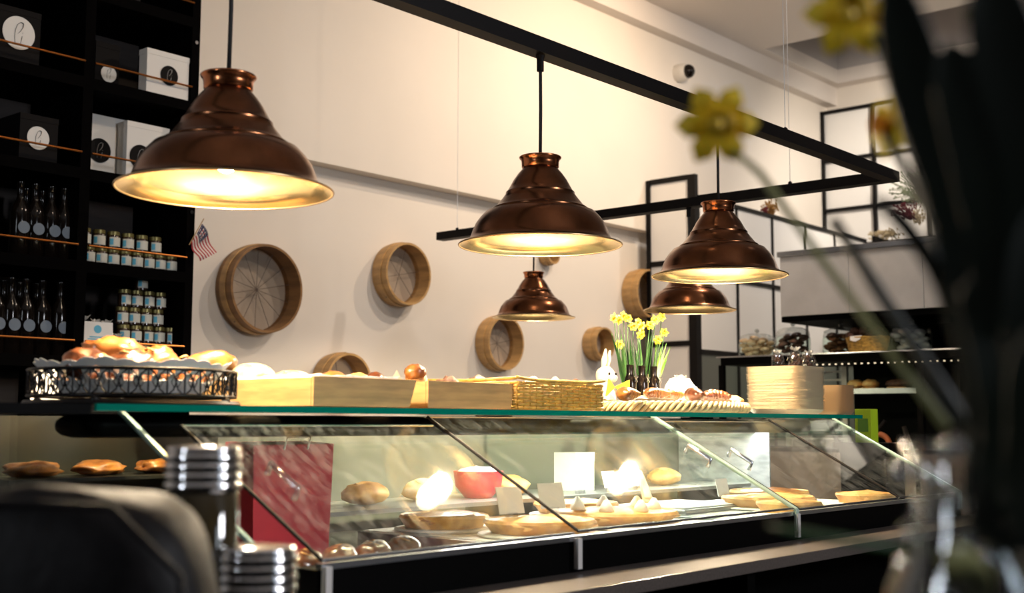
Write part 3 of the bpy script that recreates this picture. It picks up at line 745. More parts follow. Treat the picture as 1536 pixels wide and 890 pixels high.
# wrought iron basket
BXc, BYc, BR = 1.237, 1.965, .180
ib = thing('iron_basket', (BXc, BYc, ZS), 'round black wrought-iron basket with scrollwork side', 'basket')
def circ(r, z, n=64): return [(r*math.cos(2*PI*i/n), r*math.sin(2*PI*i/n), z) for i in range(n)]
MB().tube(circ(BR, .0615), .0030, 8, True).build('rim', 'iron', ib, True)
MB().tube(circ(BR, .0165), .0026, 8, True).build('lower_ring', 'iron', ib, True)
MB().lathe([(BR+.006, 0), (BR+.010, .003), (BR+.006, .009), (.001, .009)], 56).build('base_board', 'iron', ib, True, sharp=40)
MB().lathe([(BR-.004, .0175), (.001, .0175)], 56, cap=False).build('floor_plate', 'iron', ib)
for i in range(36):
    a = 2*PI*i/36; u = Vector((-math.sin(a), math.cos(a), 0)); c = Vector((BR*math.cos(a), BR*math.sin(a), 0))
    mb = MB(); hw = PI*BR/36
    def P(s_, z): return c+u*(s_*hw)+Vector((0, 0, z))
    mb.tube([P(-1, .0165), P(-1, .0615)], .0017, 5)
    mb.tube([P(-.9, .060), P(-.25, .052), P(0, .039), P(-.25, .026), P(-.9, .018)], .0014, 5)
    mb.tube([P(.9, .060), P(.25, .052), P(0, .039), P(.25, .026), P(.9, .018)], .0014, 5)
    mb.tube([P(.55*math.cos(k*PI/3), .0390+.009*math.sin(k*PI/3)) for k in range(6)], .0011, 4, True)
    mb.build('scroll', 'iron', ib)
for a in (.6, 2.2, 3.8, 5.2): MB().blob((BR*math.cos(a), BR*math.sin(a), .008), .008, .008, .008).build('foot', 'iron', ib, True)
def doily(t, r0, r1, z0, z1, n=30, name='doily'):
    # lace collar: scalloped strip with open eyelets
    mb = MB(); k = n*4; vs = []; fs = []
    rows = 5
    for i in range(k):
        a = 2*PI*i/k; wob = .0035*math.sin(a*7)
        for j in range(rows+1):
            q = j/rows; rr = r0+(r1-r0)*q; zz = z0+(z1-z0)*q+wob*q
            if j == rows: rr += .004*abs(math.sin(a*n/2)); zz += .004*abs(math.sin(a*n/2))
            vs.append((rr*math.cos(a), rr*math.sin(a), zz))
    m_ = rows+1
    for i in range(k):
        j2 = (i+1) % k
        for j in range(rows):
            if j == 2 and i % 4 in (1, 2): continue
            if j == 3 and i % 4 == 3: continue
            fs.append((i*m_+j, j2*m_+j, j2*m_+j+1, i*m_+j+1))
    return mb.add(vs, fs).build(name, 'doily', t, solid=.0006)
dl = thing('lace_doily', (BXc, BYc, ZS), 'white lace paper doily lining the black iron basket', 'doily')
doily(dl, .12, BR-.012, .022, .074); MB().lathe([(.001, .021), (.12, .022)], 40, cap=False).build('doily_centre', 'doily', dl)
# croissant
def croissant(x, y, z, L, wd, label, m='crust', rz=0., tilt=0., lift=0., group=None):
    t = thing('croissant', (x, y, z), label, 'croissant', group, rot=(tilt, lift, rz))
    mb = MB(); n = 44; seg = 14; vs = []
    for i in range(n+1):
        s_ = i/n*2-1; ang = s_*1.05; Rr = L/1.9
        env = max(.16, (1-abs(s_)**2.2))**.6; st = 1+.13*abs(math.sin(s_*9.5)) 
        r_ = wd*env*st
        cx, cy = Rr*math.sin(ang), Rr*(math.cos(ang)-.75)
        for k in range(seg):
            th = 2*PI*k/seg
            vs.append((cx+r_*math.cos(th)*math.sin(ang)*1.0, cy+r_*math.cos(th)*math.cos(ang), wd*.75+r_*.86*math.sin(th)))
    fs = [(i*seg+k, i*seg+(k+1) % seg, (i+1)*seg+(k+1) % seg, (i+1)*seg+k) for i in range(n) for k in range(seg)]
    fs += [tuple(range(seg))[::-1], tuple(n*seg+k for k in range(seg))]
    mb.add(vs, fs).build('pastry', m, t, True)
    return t
B0 = (BXc, BYc)
bread = [(-.105, -.03, .030, .055, .040, .034, .2, 'crust2', 'dark braided roll at the left of the iron basket'),
         (-.045, -.06, .034, .052, .038, .034, .4, 'crust2', 'dark glazed roll left of centre in the iron basket'),
         (-.02, .03, .050, .062, .042, .040, -.4, 'crust', 'tall golden roll on top of the iron basket heap'),
         (.025, -.03, .040, .050, .040, .036, .3, 'crust', 'round golden bun in the middle of the iron basket'),
         (.055, .07, .040, .055, .04, .03, .1, 'crust3', 'pale crusted roll behind the others in the iron basket')]
for k, (dx, dy, dz, rx, ry, rz, rot, m, lab) in enumerate(bread):
    roll(BXc+dx, BYc+dy, ZS+dz+.007, rx, ry, rz, lab, m, .25, rot, name='glazed_roll', tilt=.15*(-1)**k)
roll(BXc+.105, BYc-.055, ZS+.040, .066, .036, .034, 'long golden roll leaning over the right of the iron basket', 'crust', .12, -.75, name='glazed_roll', tilt=-.35)
roll(BXc+.12, BYc+.02, ZS+.022, .045, .035, .026, 'low dark roll at the right rim of the iron basket', 'crust2', .12, .3, name='glazed_roll')
roll(BXc-.06, BYc+.07, ZS+.020, .055, .04, .032, 'dark roll at the back left of the iron basket', 'crust2', .2, .3, name='glazed_roll')

# wooden boxes
def crate(px0, px1, py_top, Y0, Y1, flare, label):
    a = onY(px0, 609, Y0); b = onY(px1, 611, Y0); h = onY(px0, py_top, Y0).z-ZS; W = b.x-a.x
    t = thing('wooden_box', (a.x, Y0, ZS), label, 'box'); D_ = Y1-Y0; th = .007; fl2 = flare
    z0 = 0.002
    MB().hexa([(0, 0, z0), (W-fl2, 0, z0), (W-fl2, th, z0), (0, th, z0), (-.0, 0, h), (W, 0, h), (W, th, h), (-.0, th, h)]).build('front_board', 'wood', t, bevel=.0012)
    MB().hexa([(0, D_-th, z0), (W-fl2, D_-th, z0), (W-fl2, D_, z0), (0, D_, z0), (0, D_-th, h), (W, D_-th, h), (W, D_, h), (0, D_, h)]).build('back_board', 'wood', t)
    MB().hexa([(0, th+.0005, z0), (th, th+.0005, z0), (th, D_-th-.0005, z0), (0, D_-th-.0005, z0), (0, th+.0005, h-.002), (th, th+.0005, h-.002), (th, D_-th-.0005, h-.002), (0, D_-th-.0005, h-.002)]).build('side_board', 'wood', t, bevel=.001)
    MB().hexa([(W-fl2-th, th+.0005, z0), (W-fl2, th+.0005, z0), (W-fl2, D_-th-.0005, z0), (W-fl2-th, D_-th-.0005, z0), (W-th, th+.0005, h-.002), (W, th+.0005, h-.002), (W, D_-th-.0005, h-.002), (W-th, D_-th-.0005, h-.002)]).build('side_board', 'wood', t)
    MB().box(th, W-fl2-th, th, D_-th, z0, z0+.006).build('bottom_board', 'wood', t)
    return t, a.x, W, h
c1, c1x, c1w, c1h = crate(470, 625, 564, 1.775, 2.14, .02, 'wide pale wooden box of rolls beside the iron basket')
c2, c2x, c2w, c2h = crate(642, 772, 571, 1.79, 2.10, .012, 'smaller wooden box of chocolate cookies, next to the wicker basket')
def put(px, py, Y, rx, ry, rz, lab, m, nz=.15, rot=0., name='bread_roll', cat='bread', marks=False, fl_=.3, z=None):
    p = onY(px, py, Y); return roll(p.x, Y, (p.z-rz*1.0) if z is None else z, rx, ry, rz, lab, m, nz, rot, name=name, cat=cat, marks=marks, fl_=fl_)
# loaves on a board behind: floured breads
fb = thing('bread_board', (1.60, 2.22, ZS), 'raised pale wooden bread board behind the first box', 'board')
MB().box(-.13, .22, -.07, .08, .045, .058).build('board_top', 'wood', fb, bevel=.002)
for sx in (-.11, .20): MB().box(sx-.01, sx+.01, -.06, .07, 0, .045).build('board_foot', 'wood', fb)
roll(onY(380, 548, 2.22).x, 2.22, ZS+.058, .055, .045, .030, 'floured loaf left on the raised board', 'flour', .1, .2, fl_=.5)
roll(onY(437, 555, 2.22).x, 2.22, ZS+.058, .048, .042, .022, 'low floured loaf right on the raised board', 'flour', .1, -.2, fl_=.5)
# paper liner and golden rolls in box 1
t = thing('box_liner', (c1x, 1.775, ZS), 'crumpled white paper lining the wide wooden box', 'paper')
mb = MB(); nx, ny = 16, 12; vs = []
for i in range(nx+1):
    for j in range(ny+1):
        u = i/nx; v = j/ny; e = max(abs(u-.5), abs(v-.5))*2
        vs.append((.010+u*(c1w-.036), .012+v*.34, .012+(.050 if e > .9 else 0)+.004*noise.noise(Vector((u*9, v*9, 0)))))
mb.add(vs, [(i*(ny+1)+j, (i+1)*(ny+1)+j, (i+1)*(ny+1)+j+1, i*(ny+1)+j+1) for i in range(nx) for j in range(ny)]).build('liner_sheet', 'paperw', t, True, solid=.0006)
put(500, 549, 1.93, .042, .036, .038, 'golden bun at the left in the wide box', 'crust', z=ZS+.013)
put(538, 550, 1.93, .034, .03, .037, 'golden bun at the centre of the wide box', 'crust3', z=ZS+.013)
put(562, 546, 1.96, .030, .028, .040, 'dark topped bun right of centre in the wide box', 'crust2', z=ZS+.013)
t = thing('cream_puff', (onY(625, 568, 1.86).x, 1.86, ZS+.040), 'tall puffed golden pastry rising from the wide box', 'pastry')
MB().blob((0, 0, .004), .027, .026, .034, .2, 3, seed=3).build('puff_base', 'crust3', t, True); MB().blob((-.004, 0, .036), .023, .023, .020, .3, 3, seed=5).build('puff_top', 'crust', t, True)
t = thing('baking_paper', (onY(598, 570, 1.84).x, 1.84, ZS+.045), 'pointed piece of baking paper sticking up from the box', 'paper')
MB().add([(-.035, 0, 0), (.025, .005, 0), (.006, .012, .036), (-.01, .008, .018)], [(0, 1, 2, 3)]).build('paper_sheet', 'bakepaper', t, solid=.0006)
MB().add([(-.05, .02, 0), (.0, .012, 0), (-.02, .02, .018)], [(0, 1, 2)]).build('paper_fold', 'bakepaper', t, solid=.0006)
# cookies in box 2
for k, (px, m, lab) in enumerate(((672, 'choco', 'left chocolate cookie mound in the smaller box'), (714, 'choco', 'right chocolate cookie mound in the smaller box'))):
    put(px, 553, 1.94, .034+.008*k, .035, .040, lab, m, .3, name='chocolate_cookie', cat='cookie', z=ZS+.009)
put(752, 560, 1.95, .030, .03, .034, 'pale sugared cookie at the right of the smaller box', 'flour', .2, name='sugar_cookie', cat='cookie', z=ZS+.009)

# wicker rectangular basket
def weave_wall(mb, p0, p1, z0, z1, rows, n, out, ph=0):
    p0, p1, out = Vector(p0), Vector(p1), Vector(out)
    for r_ in range(rows):
        z = z0+(z1-z0)*(r_+.5)/rows; pts = []
        for i in range(n*3+1):
            u = i/(n*3); pts.append(p0.lerp(p1, u)+out*(.0030*math.cos(u*n*PI+(r_ % 2)*PI+ph))+Vector((0, 0, z)))
        mb.tube(pts, (z1-z0)/rows*.50, 5)
    for i in range(n+1):
        q = p0.lerp(p1, i/n); mb.tube([q+Vector((0, 0, z0)), q+Vector((0, 0, z1))], .0018, 5)
a = onY(776, 612, 1.78); b = onY(903, 615, 1.78); W = b.x-a.x; hb = onY(776, 569, 1.78).z-ZS
wb = thing('wicker_basket', (a.x, 1.78, ZS), 'rectangular woven golden wicker basket with flared corners', 'basket')
DD = .29
for nm, q0, q1, o_, n_ in (('woven_side', (0, 0, 0), (W, 0, 0), (0, -1, 0), 22), ('woven_side', (0, DD, 0), (W, DD, 0), (0, 1, 0), 22), ('woven_end', (0, 0, 0), (0, DD, 0), (-1, 0, 0), 18), ('woven_end', (W, 0, 0), (W, DD, 0), (1, 0, 0), 18)):
    mb = MB(); weave_wall(mb, q0, q1, .003, hb-.004, 9, n_*2//3, o_); tag(mb.build(nm, 'wicker', wb, True), kind='stuff')
rim = []
for i in range(41):
    u = i/40
    rim.append((u*(W+.012)-.004, -.002, hb-.001+.006*(2*u-1)**4))
MB().tube(rim, .0038, 8).build('rim', 'wicker', wb, True)
MB().tube([(-.003, 0, hb+.003), (-.002, DD/2, hb-.001), (-.003, DD, hb+.003)], .0038, 8).build('rim', 'wicker', wb, True)
MB().tube([(W+.006, 0, hb+.004), (W+.002, DD/2, hb-.001), (W+.006, DD, hb+.004)], .0038, 8).build('rim', 'wicker', wb, True)
MB().tube([(-.004, DD, hb), (W+.005, DD, hb)], .0038, 8).build('rim', 'wicker', wb, True)
MB().box(.003, W-.003, .003, DD-.003, .002, .007).build('bottom', 'wicker', wb)
for k, (px, py, m, rr, lab) in enumerate(((800, 560, 'flour', .036, 'pale frosted scone left in the wicker basket'), (832, 558, 'flour', .030, 'floury scone in the middle of the wicker basket'), (862, 557, 'crust2', .040, 'brown rocky muffin right in the wicker basket'))):
    put(px, py, 1.91, rr, rr*.9, .042, lab, m, .3, name='scone', cat='scone', z=ZS+.008)
roll(a.x+.06, 2.0, ZS+.02, .05, .05, .03, 'hidden back scone at the left of the wicker basket', 'crust3', .3, name='scone', cat='scone', marks=False)
roll(a.x+.17, 2.0, ZS+.02, .05, .05, .03, 'hidden back scone at the right of the wicker basket', 'crust3', .3, name='scone', cat='scone', marks=False)

# oval braided tray with doily and croissants
tc_ = onY(1018, 612, 1.92); TX, TY = tc_.x+.02, 1.98
RXX, RYY = .30, .20
bt = thing('braided_tray', (TX, TY, ZS), 'oval braided straw tray with lace doily', 'tray')
for k in range(4):
    pts = []
    n = 240
    for i in range(n):
        th = 2*PI*i/n; ph = th*22+k*PI/2
        rr = .009*math.cos(ph); zz = .016+.0115*math.sin(ph)
        pts.append(((RXX+rr)*math.cos(th), (RYY+rr)*math.sin(th), zz))
    MB().tube(pts, .0058, 6, True).build('braid_strand', 'straw', bt, True)
MB().lathe([(.97, .004), (.97, .010), (.001, .010)], 48, sx=RXX, sy=RYY).build('tray_floor', 'straw', bt)
d2 = thing('lace_doily', (TX, TY, ZS), 'white lace doily spread over the braided tray', 'doily')
o = doily(d2, .70, .93, .020, .034, 34); o.scale = (RXX, RYY, 1)
o.data.transform(Matrix.Identity(4))
MB().lathe([(.001, .019), (.70, .020)], 48, sx=RXX, sy=RYY, cap=False).build('doily_centre', 'doily', d2)
def cro(px, py, Y, L, wd, lab, m, rz): p = onY(px, py, Y); return croissant(p.x, Y, max(ZS+.021, p.z-wd), L, wd, lab, m, rz)
cro(945, 588, 1.86, .10, .020, 'golden croissant at the left of the braided tray', 'crust', .3)
cro(985, 588, 1.88, .09, .017, 'flaky croissant between others on the braided tray', 'crust', -.2)
cro(1012, 590, 1.96, .09, .018, 'croissant lying at the back of the braided tray', 'crust', .1)
cro(1048, 590, 1.84, .11, .024, 'darkest glossy croissant on the braided tray', 'crust2', .5)
cro(1074, 592, 1.90, .09, .022, 'dark croissant right of the glossy one', 'crust2', -.5)
roll(onY(1100, 590, 1.95).x, 1.95, ZS+.024, .035, .03, .020, 'orange roll beside the paper plates', 'pieorange', .1, marks=False)
t = thing('cake_tag', (onY(972, 574, 1.98).x, 1.98, ZS+.021), 'long cream paper tag lying on the braided tray', 'tag')
MB().box(-.07, .07, -.01, .01, .018, .028).build('tag_card', 'bakepaper', t, bevel=.001)

# rabbit figure
rp = onY(905, 600, 2.12)
rb = thing('rabbit_figure', (rp.x, 2.12, ZS), 'white plush rabbit with upright ears and yellow bow', 'rabbit'); rb.scale = (1.1,)*3
mb = MB(); mb.blob((0, 0, .045), .034, .032, .048, .05, 3); mb.blob((.004, -.004, .098), .026, .025, .026, .05, 3); mb.blob((.016, -.018, .092), .013, .013, .011)
mb.blob((-.022, -.02, .02), .016, .018, .014); mb.blob((.026, -.02, .02), .016, .018, .014)
mb.build('body', 'bunny', rb, True)
for sx, ln, tl in ((.0, .055, .18), (.014, .052, .30)):
    MB().tube([(sx, 0, .115), (sx+tl*.35*ln+.002, 0, .115+ln*.5), (sx+tl*ln+.004, .002, .115+ln)], [.006, .0095, .003], 10, flat=.5).build('ear', 'bunny', rb, True)
for ex in (-.010, .019): MB().blob((ex+.002, -.026, .103), .003, .003, .0038).build('eye', 'black', rb, True)
MB().blob((.017, -.031, .094), .0035, .003, .0025).build('nose', 'pink', rb, True)
MB().blob((.004, -.018, .106), .010, .010, .012).build('cheek', 'pink', rb, True)
for s_ in (-1, 1):
    MB().add([(.008, -.030, .068), (.008+s_*.046, -.046, .088), (.008+s_*.050, -.040, .044)], [(0, 1, 2)]).build('bow_loop', 'yellowfelt', rb, solid=.004)
MB().add([(.004, -.042, .068), (.034, -.046, .010), (.070, -.040, .026)], [(0, 1, 2)]).build('bow_tail', 'yellowfelt', rb, solid=.003)

# daffodils
def petal_flower(t, c, r, face, m='yellow', m2='orange'):
    q = Vector((0, 0, 1)).rotation_difference(Vector(face).normalized())
    mb = MB()
    for k in range(6):
        a = k*PI/3+.2; u = Vector((math.cos(a), math.sin(a), 0)); v = Vector((-math.sin(a), math.cos(a), 0))
        z = .0 if k % 2 else .06*r
        pts = [Vector((0, 0, z)), u*r*.35+v*r*.27+Vector((0, 0, z+.04*r)), u*r*.72+v*r*.29+Vector((0, 0, z+.06*r)), u*r+Vector((0, 0, z-.02*r)), u*r*.72-v*r*.29+Vector((0, 0, z+.06*r)), u*r*.35-v*r*.27+Vector((0, 0, z+.04*r)), u*r*.6+Vector((0, 0, z+.13*r))]
        mb.add([q @ p_+Vector(c) for p_ in pts], [(0, 1, 6), (1, 2, 6), (2, 3, 6), (3, 4, 6), (4, 5, 6), (5, 0, 6)])
    o = mb.build('petals', m, t, False, solid=.0007)
    mb = MB(); prof = [(.16*r, 0), (.18*r, .2*r), (.22*r, .42*r), (.33*r, .52*r), (.30*r, .53*r), (.2*r, .40*r), (.12*r, .05*r)]
    mb.lathe(prof, 18, c, cap=False, axis=face); mb.build('trumpet', m2, t, True)
def leaf_blade(mb, base, tip, w_, bend=.1, n=8, twist=.6):
    b_, t_ = Vector(base), Vector(tip); ax = (t_-b_); side = ax.cross(Vector((random.uniform(-1, 1), random.uniform(-1, 1), .1))).normalized()
    out = side.cross(ax).normalized(); vs = []
    for i in range(n+1):
        u = i/n; c = b_.lerp(t_, u)+out*ax.length*bend*math.sin(u*PI)
        ww = w_*(.7+.5*math.sin(u*PI))*(1-u**4)+.0004
        s2 = (side*math.cos(u*twist)+out*math.sin(u*twist))
        vs += [c-s2*ww/2, c+out*ww*.12, c+s2*ww/2]
    mb.add(vs, [f for i in range(n) for f in ((3*i, 3*i+1, 3*i+4, 3*i+3), (3*i+1, 3*i+2, 3*i+5, 3*i+4))])
DY = 2.25
dp = onY(962, 590, DY)
dfl = thing('potted_daffodils', (dp.x, DY, ZS), 'bunch of small yellow daffodils with green leaves behind the rabbit', 'daffodils')
MB().lathe([(.045, 0), (.055, .03), (.058, .06), (.053, .06), (.045, .01)], 24).build('pot', 'caseblack', dfl, True, sharp=50)
mb = MB(); mb.blob((0, 0, .05), .05, .05, .015, .3); mb.build('soil', 'choco', dfl)
DO = Vector((dp.x, DY, ZS))
for px, py, w_ in ((917, 500, .012), (930, 492, .011), (938, 508, .012), (945, 505, .010), (951, 515, .011), (968, 503, .010), (978, 498, .010), (985, 505, .010), (992, 520, .010), (1000, 515, .011), (1006, 520, .010), (960, 510, .009), (924, 520, .011), (935, 530, .011), (974, 515, .010), (948, 520, .01), (1001, 538, .010)):
    tip = onY(px, py, DY+random.uniform(-.03, .02))-DO; mb = MB(); base = (tip.x*.45, random.uniform(-.02, .02), .055)
    leaf_blade(mb, base, tip, w_, .03); mb.build('leaf', 'leaf' if px < 985 else 'leaf_light', dfl, solid=.0007)
for px, py in ((921, 477), (928, 480), (935, 474), (942, 478), (950, 490), (957, 484), (962, 489), (975, 488), (983, 480), (992, 476), (961, 502), (996, 499), (929, 517), (987, 510)):
    c = onY(px, py, DY-.02+random.uniform(-.02, .02))-DO
    MB().tube([(c.x*.5, 0, .05), (c.x*.9, c.y*.5, c.z*.7), tuple(c)], .0016, 6).build('stem', 'leaf', dfl, True)
    petal_flower(dfl, c, .0165, (random.uniform(-.9, -.1), random.uniform(-1, -.5), random.uniform(-.2, .5)))
# small dark flower bottles with wire stars
for k, px in enumerate((945, 963, 981)):
    p = onY(px, 590, 2.17); t = thing('flower_bottle', (p.x, 2.17, ZS), ['small dark bottle with wire star, left of three', 'small dark bottle with wire star, middle of three', 'small dark bottle with wire star, right of three'][k], 'bottle'); t.scale = (1.25, 1.25, 1.75)
    MB().lathe([(.014, 0), (.016, .003), (.016, .05), (.012, .062), (.008, .07), (.0095, .085)], 18).build('glass_body', 'bottle', t, True, sharp=50)
    mb = MB(); mb.tube([(0, -.018, .01), (0, -.0185, .055)], .0011, 5)
    for j in range(5):
        aa = j*2*PI/5+PI/2; mb.tube([(0, -.0185, .062), (.008*math.cos(aa), -.0185, .062+.008*math.sin(aa))], .0012, 5)
    mb.build('wire_star', 'chrome', t)
    MB().blob((.002, -.020, .018), .007, .004, .010).build('charm', 'white', t, True)
# white napkin heap (blown out by the lamp)
p = onY(1020, 580, 2.12)
nb = thing('white_paper_bag', (p.x, 2.12, ZS), 'crumpled bright white paper bag behind the croissants', 'bag')
mb = MB(); mb.blob((0, 0, .050), .072, .055, .066, .16, 3, 28, 18, seed=2, flatb=.25); mb.build('bag_body', 'paperw', nb, False)
mb = MB(); n = 14; vs = [(0, 0, .100)]
for i in range(n): aa = 2*PI*i/n; vs.append((.004+.022*math.cos(aa), .018*math.sin(aa), .118+.005*(i % 2)))
mb.add(vs, [(0, i+1, (i+1) % n+1) for i in range(n)]).build('bag_neck', 'paperw', nb, solid=.001)
p = onY(992, 575, 2.08)
t = thing('lime_tub', (p.x+.0, 2.04, ZS), 'small lime green tub beside the white paper bag', 'tub')
MB().lathe([(.008, 0), (.012, .06), (.013, .062)], 16).build('tub_body', 'lime', t, True, sharp=40); MB().lathe([(.0135, .06), (.0135, .066)], 16).build('tub_lid', 'leaf_light', t)
t = thing('glass_tumbler', (onY(1065, 580, 2.2).x, 2.2, ZS), 'small clear glass tumbler behind the croissants', 'glass')
MB().lathe([(.014, 0), (.017, .07), (.0155, .07), (.013, .004), (.001, .004)], 20, cap=False).build('tumbler', 'glass', t, True); MB().blob((0, 0, .04), .010, .010, .028, .4, 5).build('ice', 'crystal', t, True)

# paper plates
def plate_mesh(RX, RY, flute):
    mb = MB(); n = 48; vs = []
    for i in range(n):
        a = 2*PI*i/n; k = (abs(math.cos(a))**5+abs(math.sin(a))**5)**(-1/5)
        fl_ = 1+flute*math.cos(a*24)
        for r_, z in ((.78, 0), (.96*1, .016), (1.0*fl_, .0175), (.95, .0165), (.77, .0012)):
            vs.append((RX*r_*k*math.cos(a), RY*r_*k*math.sin(a), z))
    fs = []
    for i in range(n):
        j = (i+1) % n
        for q in range(4): fs.append((i*5+q, j*5+q, j*5+q+1, i*5+q+1))
    fs.append(tuple(i*5 for i in reversed(range(n)))); fs.append(tuple(i*5+4 for i in range(n)))
    return mb.add(vs, fs)
PC = (onY(1179, 600, 1.93).x, 1.93)
pl0 = tag(plate_mesh(.110, .104, .006).build('paper_plate', 'platepaper', None, True, sharp=50), 'square pale paper plate in the tall stack at the shelf end', 'plate', 'paper plates in the tall stack')
pl0.location = (PC[0], PC[1], ZS)
for k in range(1, 36):
    o = pl0.copy(); COL.objects.link(o); o.location = (PC[0]+random.uniform(-.0012, .0012), PC[1]+random.uniform(-.0012, .0012), ZS+k*.0039); o.rotation_euler = (0, 0, random.uniform(-.03, .03)); o.scale = (random.uniform(.985, 1.0),)*2+(1,)
p2 = onY(1243, 622, 2.02)
kr0 = tag(plate_mesh(.062, .066, .0).build('kraft_tray', 'kraft', None, True, sharp=50), 'brown kraft tray in the lower stack right of the plates', 'tray', 'kraft trays in the lower stack')
kr0.location = (p2.x+.035, 2.02, ZS)
for k in range(1, 28):
    o = kr0.copy(); COL.objects.link(o); o.location = (p2.x+.035+random.uniform(-.001, .001), 2.02, ZS+k*.0034); o.rotation_euler = (0, 0, random.uniform(-.02, .02))
# lime box beyond
t = thing('lime_box', (4.35, 2.10, 1.05), 'lime green carton beyond the end of the glass shelf', 'box')
p = onX(1283, 612, 4.35); q = onX(1305, 612, 4.35)
t.location = (4.35, (p.y+q.y)/2, 1.18)
MB().box(0, .06, -.032, .032, 0, .125).build('carton', 'lime', t, bevel=.002); MB().box(-.002, 0, -.02, .02, .04, .09).build('carton_label', 'leaf_light', t)
sbx = thing('side_table', (4.38, t.location.y, 0), 'black side stand holding the lime carton', 'stand')
loc(sbox('stand_top', 'caseblack', 4.30, 4.50, t.location.y-.12, t.location.y+.10, 1.16, 1.18), sbx); loc(sbox('stand_body', 'caseblack', 4.32, 4.48, t.location.y-.10, t.location.y+.08, 0, 1.16), sbx)

# ------------------------------------------------------------------ back bakery counter with glass case, hood
X2 = 6.0
CY = onX(1447, 500, 5.4).y+.02
bc = thing('bakery_counter', (6.2, 2.9, 0), 'black framed glass bakery case under the steel hood', 'bakery case')
def bb(name, m, *a, bevel=0): return loc(sbox(name, m, *a, bevel=bevel), bc)
bb('base_cabinet', 'caseblack', 6.02, 6.5, CY, 3.62, 0, 1.12)
bb('front_panel', 'mauve', 5.995, 6.018, CY, 3.6, .55, 1.10)
bb('top_board', 'caseblack', 5.98, 6.5, CY, 3.60, 1.575, 1.615)
bb('top_glass', 'steel2', 5.965, 6.5, CY, 3.62, 1.6155, 1.6225)
for y in (3.60, 2.46): bb('post', 'caseblack', 5.98, 6.01, y-.015, y+.015, 1.12, 1.575)
for y in (3.60, 2.46): bb('rear_post', 'caseblack', 6.46, 6.49, y-.015, y+.015, 1.12, 1.575)
bb('inner_shelf', 'glass', 6.0, 6.46, CY+.02, 3.4, 1.425, 1.433); bb('shelf_edge', 'steel2', 5.992, 6.0, 2.48, 3.1, 1.405, 1.432)
bb('front_glass', 'glass', 5.985, 5.99, 2.48, 3.585, 1.13, 1.57)
for i in range(34): loc(MB().box(5.972, 5.98, 0, .007, 1.558, 1.564).build('led_dot', 'led', None, loc=(0, 3.08-.036*i, 0)), bc)
fs_ = thing('folding_stand', (5.9, 2.75, 0), 'black folding stand with crossed legs before the brown counter panel', 'stand')
for q0, q1 in (((1243, 632), (1272, 700)), ((1328, 632), (1266, 705)), ((1356, 640), (1376, 700))):
    a_, b2 = onX(*q0, 5.92), onX(*q1, 5.92); d_ = (b2-a_)*(1.0)
    k_ = (b2.z-.002)/(a_.z-b2.z)
    loc(MB().tube([a_, b2, (5.92, b2.y+(b2.y-a_.y)*.3, .006)], .012, 8).build('stand_leg', 'black', None, True), fs_)
rg = onX(1318, 668, 5.985)
t = thing('orange_ring', (5.99, rg.y, rg.z), 'dull orange ring hung on the brown counter panel', 'ring', rot=(0, -PI/2, 0))
MB().tube(circle_pts(.055, 30), .014, 10, True).build('ring_body', 'orangeplastic', t, True)
MB().tube([(.06, 0, 0), (.085, 0, .0)], .006, 8).build('ring_hook', 'wire', t, True)
hd = thing('steel_hood', (6.5, 2.7, 1.83), 'large stainless steel hood above the bakery case', 'hood')
def hh(name, m, *a, bevel=0): return loc(sbox(name, m, *a, bevel=bevel), hd)
h0 = onX(1171, 480, X2); hy = h0.y; HY = onX(1447, 500, 5.4).y+.02
hw_ = (hy-HY-.002)/3
for k in range(3):
    y1 = hy-.002-hw_*k; hh('hood_panel', 'steel', X2, X2+.02, y1-hw_+.003, y1, 1.83, 2.155, bevel=.002)
hh('hood_body', 'steel', X2+.021, 6.9, HY, hy, 1.83, 2.155)
hh('top_lip', 'steel2', X2-.015, 6.9, HY, hy+.01, 2.156, 2.185, bevel=.003)
hh('underside', 'caseblack', X2+.01, 6.9, HY, hy, 1.80, 1.829)
hh('rear_column', 'caseblack', 6.6, 6.9, HY+.05, 3.1, 0, 1.80)
# rack behind
rk = thing('tray_rack', (6.75, 3.1, 0), 'grey metal tray rack glimpsed behind the bakery case', 'rack')
for y in (3.50, 3.14): loc(sbox('rack_post', 'steel', 6.56, 6.59, y-.015, y+.015, 0, 1.6), rk)
for k in range(9): loc(sbox('rack_tray', 'steel', 6.56, 6.595, 3.155, 3.485, 1.16+.048*k, 1.17+.048*k), rk)

def cake_stand(px, py_base, X, r, h, label, fill, nfill, dome=True, zb=1.6225, rr=.03):
    p = onX(px, py_base, X)
    t = thing('glass_jar', (X, p.y, zb), label, 'jar')
    MB().lathe([(r*.98, 0), (r, .004), (r, h*.55), (r*.92, h*.62), (r*.90, h*.62), (r*.97, h*.55), (r*.97, .006), (.001, .006)], 36, cap=False).build('glass_bowl', 'glass', t, True)
    if dome:
        d = MB().lathe([(r*.96, h*.62), (r*.97, h*.65), (r*.9, h*.80), (r*.55, h*.90), (.010, h*.93), (.008, h*.96), (.015, h*1.0), (.012, h*1.06), (.001, h*1.08)], 36, cap=False).build('glass_lid', 'crystal', t, True)
        MB().blob((0, 0, h*1.03), .013, .013, .012).build('lid_knob', 'crystal', d, True)
    for k in range(nfill):
        a = k*2.4; q = r*.78*math.sqrt(((k*7) % nfill+.5)/nfill); z = .012+h*.6*(k/nfill)
        rt = random.uniform(-.5, .5)
        o = MB().blob((q*math.cos(a), q*math.sin(a), z+.008), rr, rr*.9, rr*.42, .08, 3, 12, 8, tilt=rt).build('cookie', fill, t, True)
    return t
cake_stand(1136, 527, 6.2, .105, .15, 'glass jar of pale round cookies at the left end of the case', 'cookie', 26)
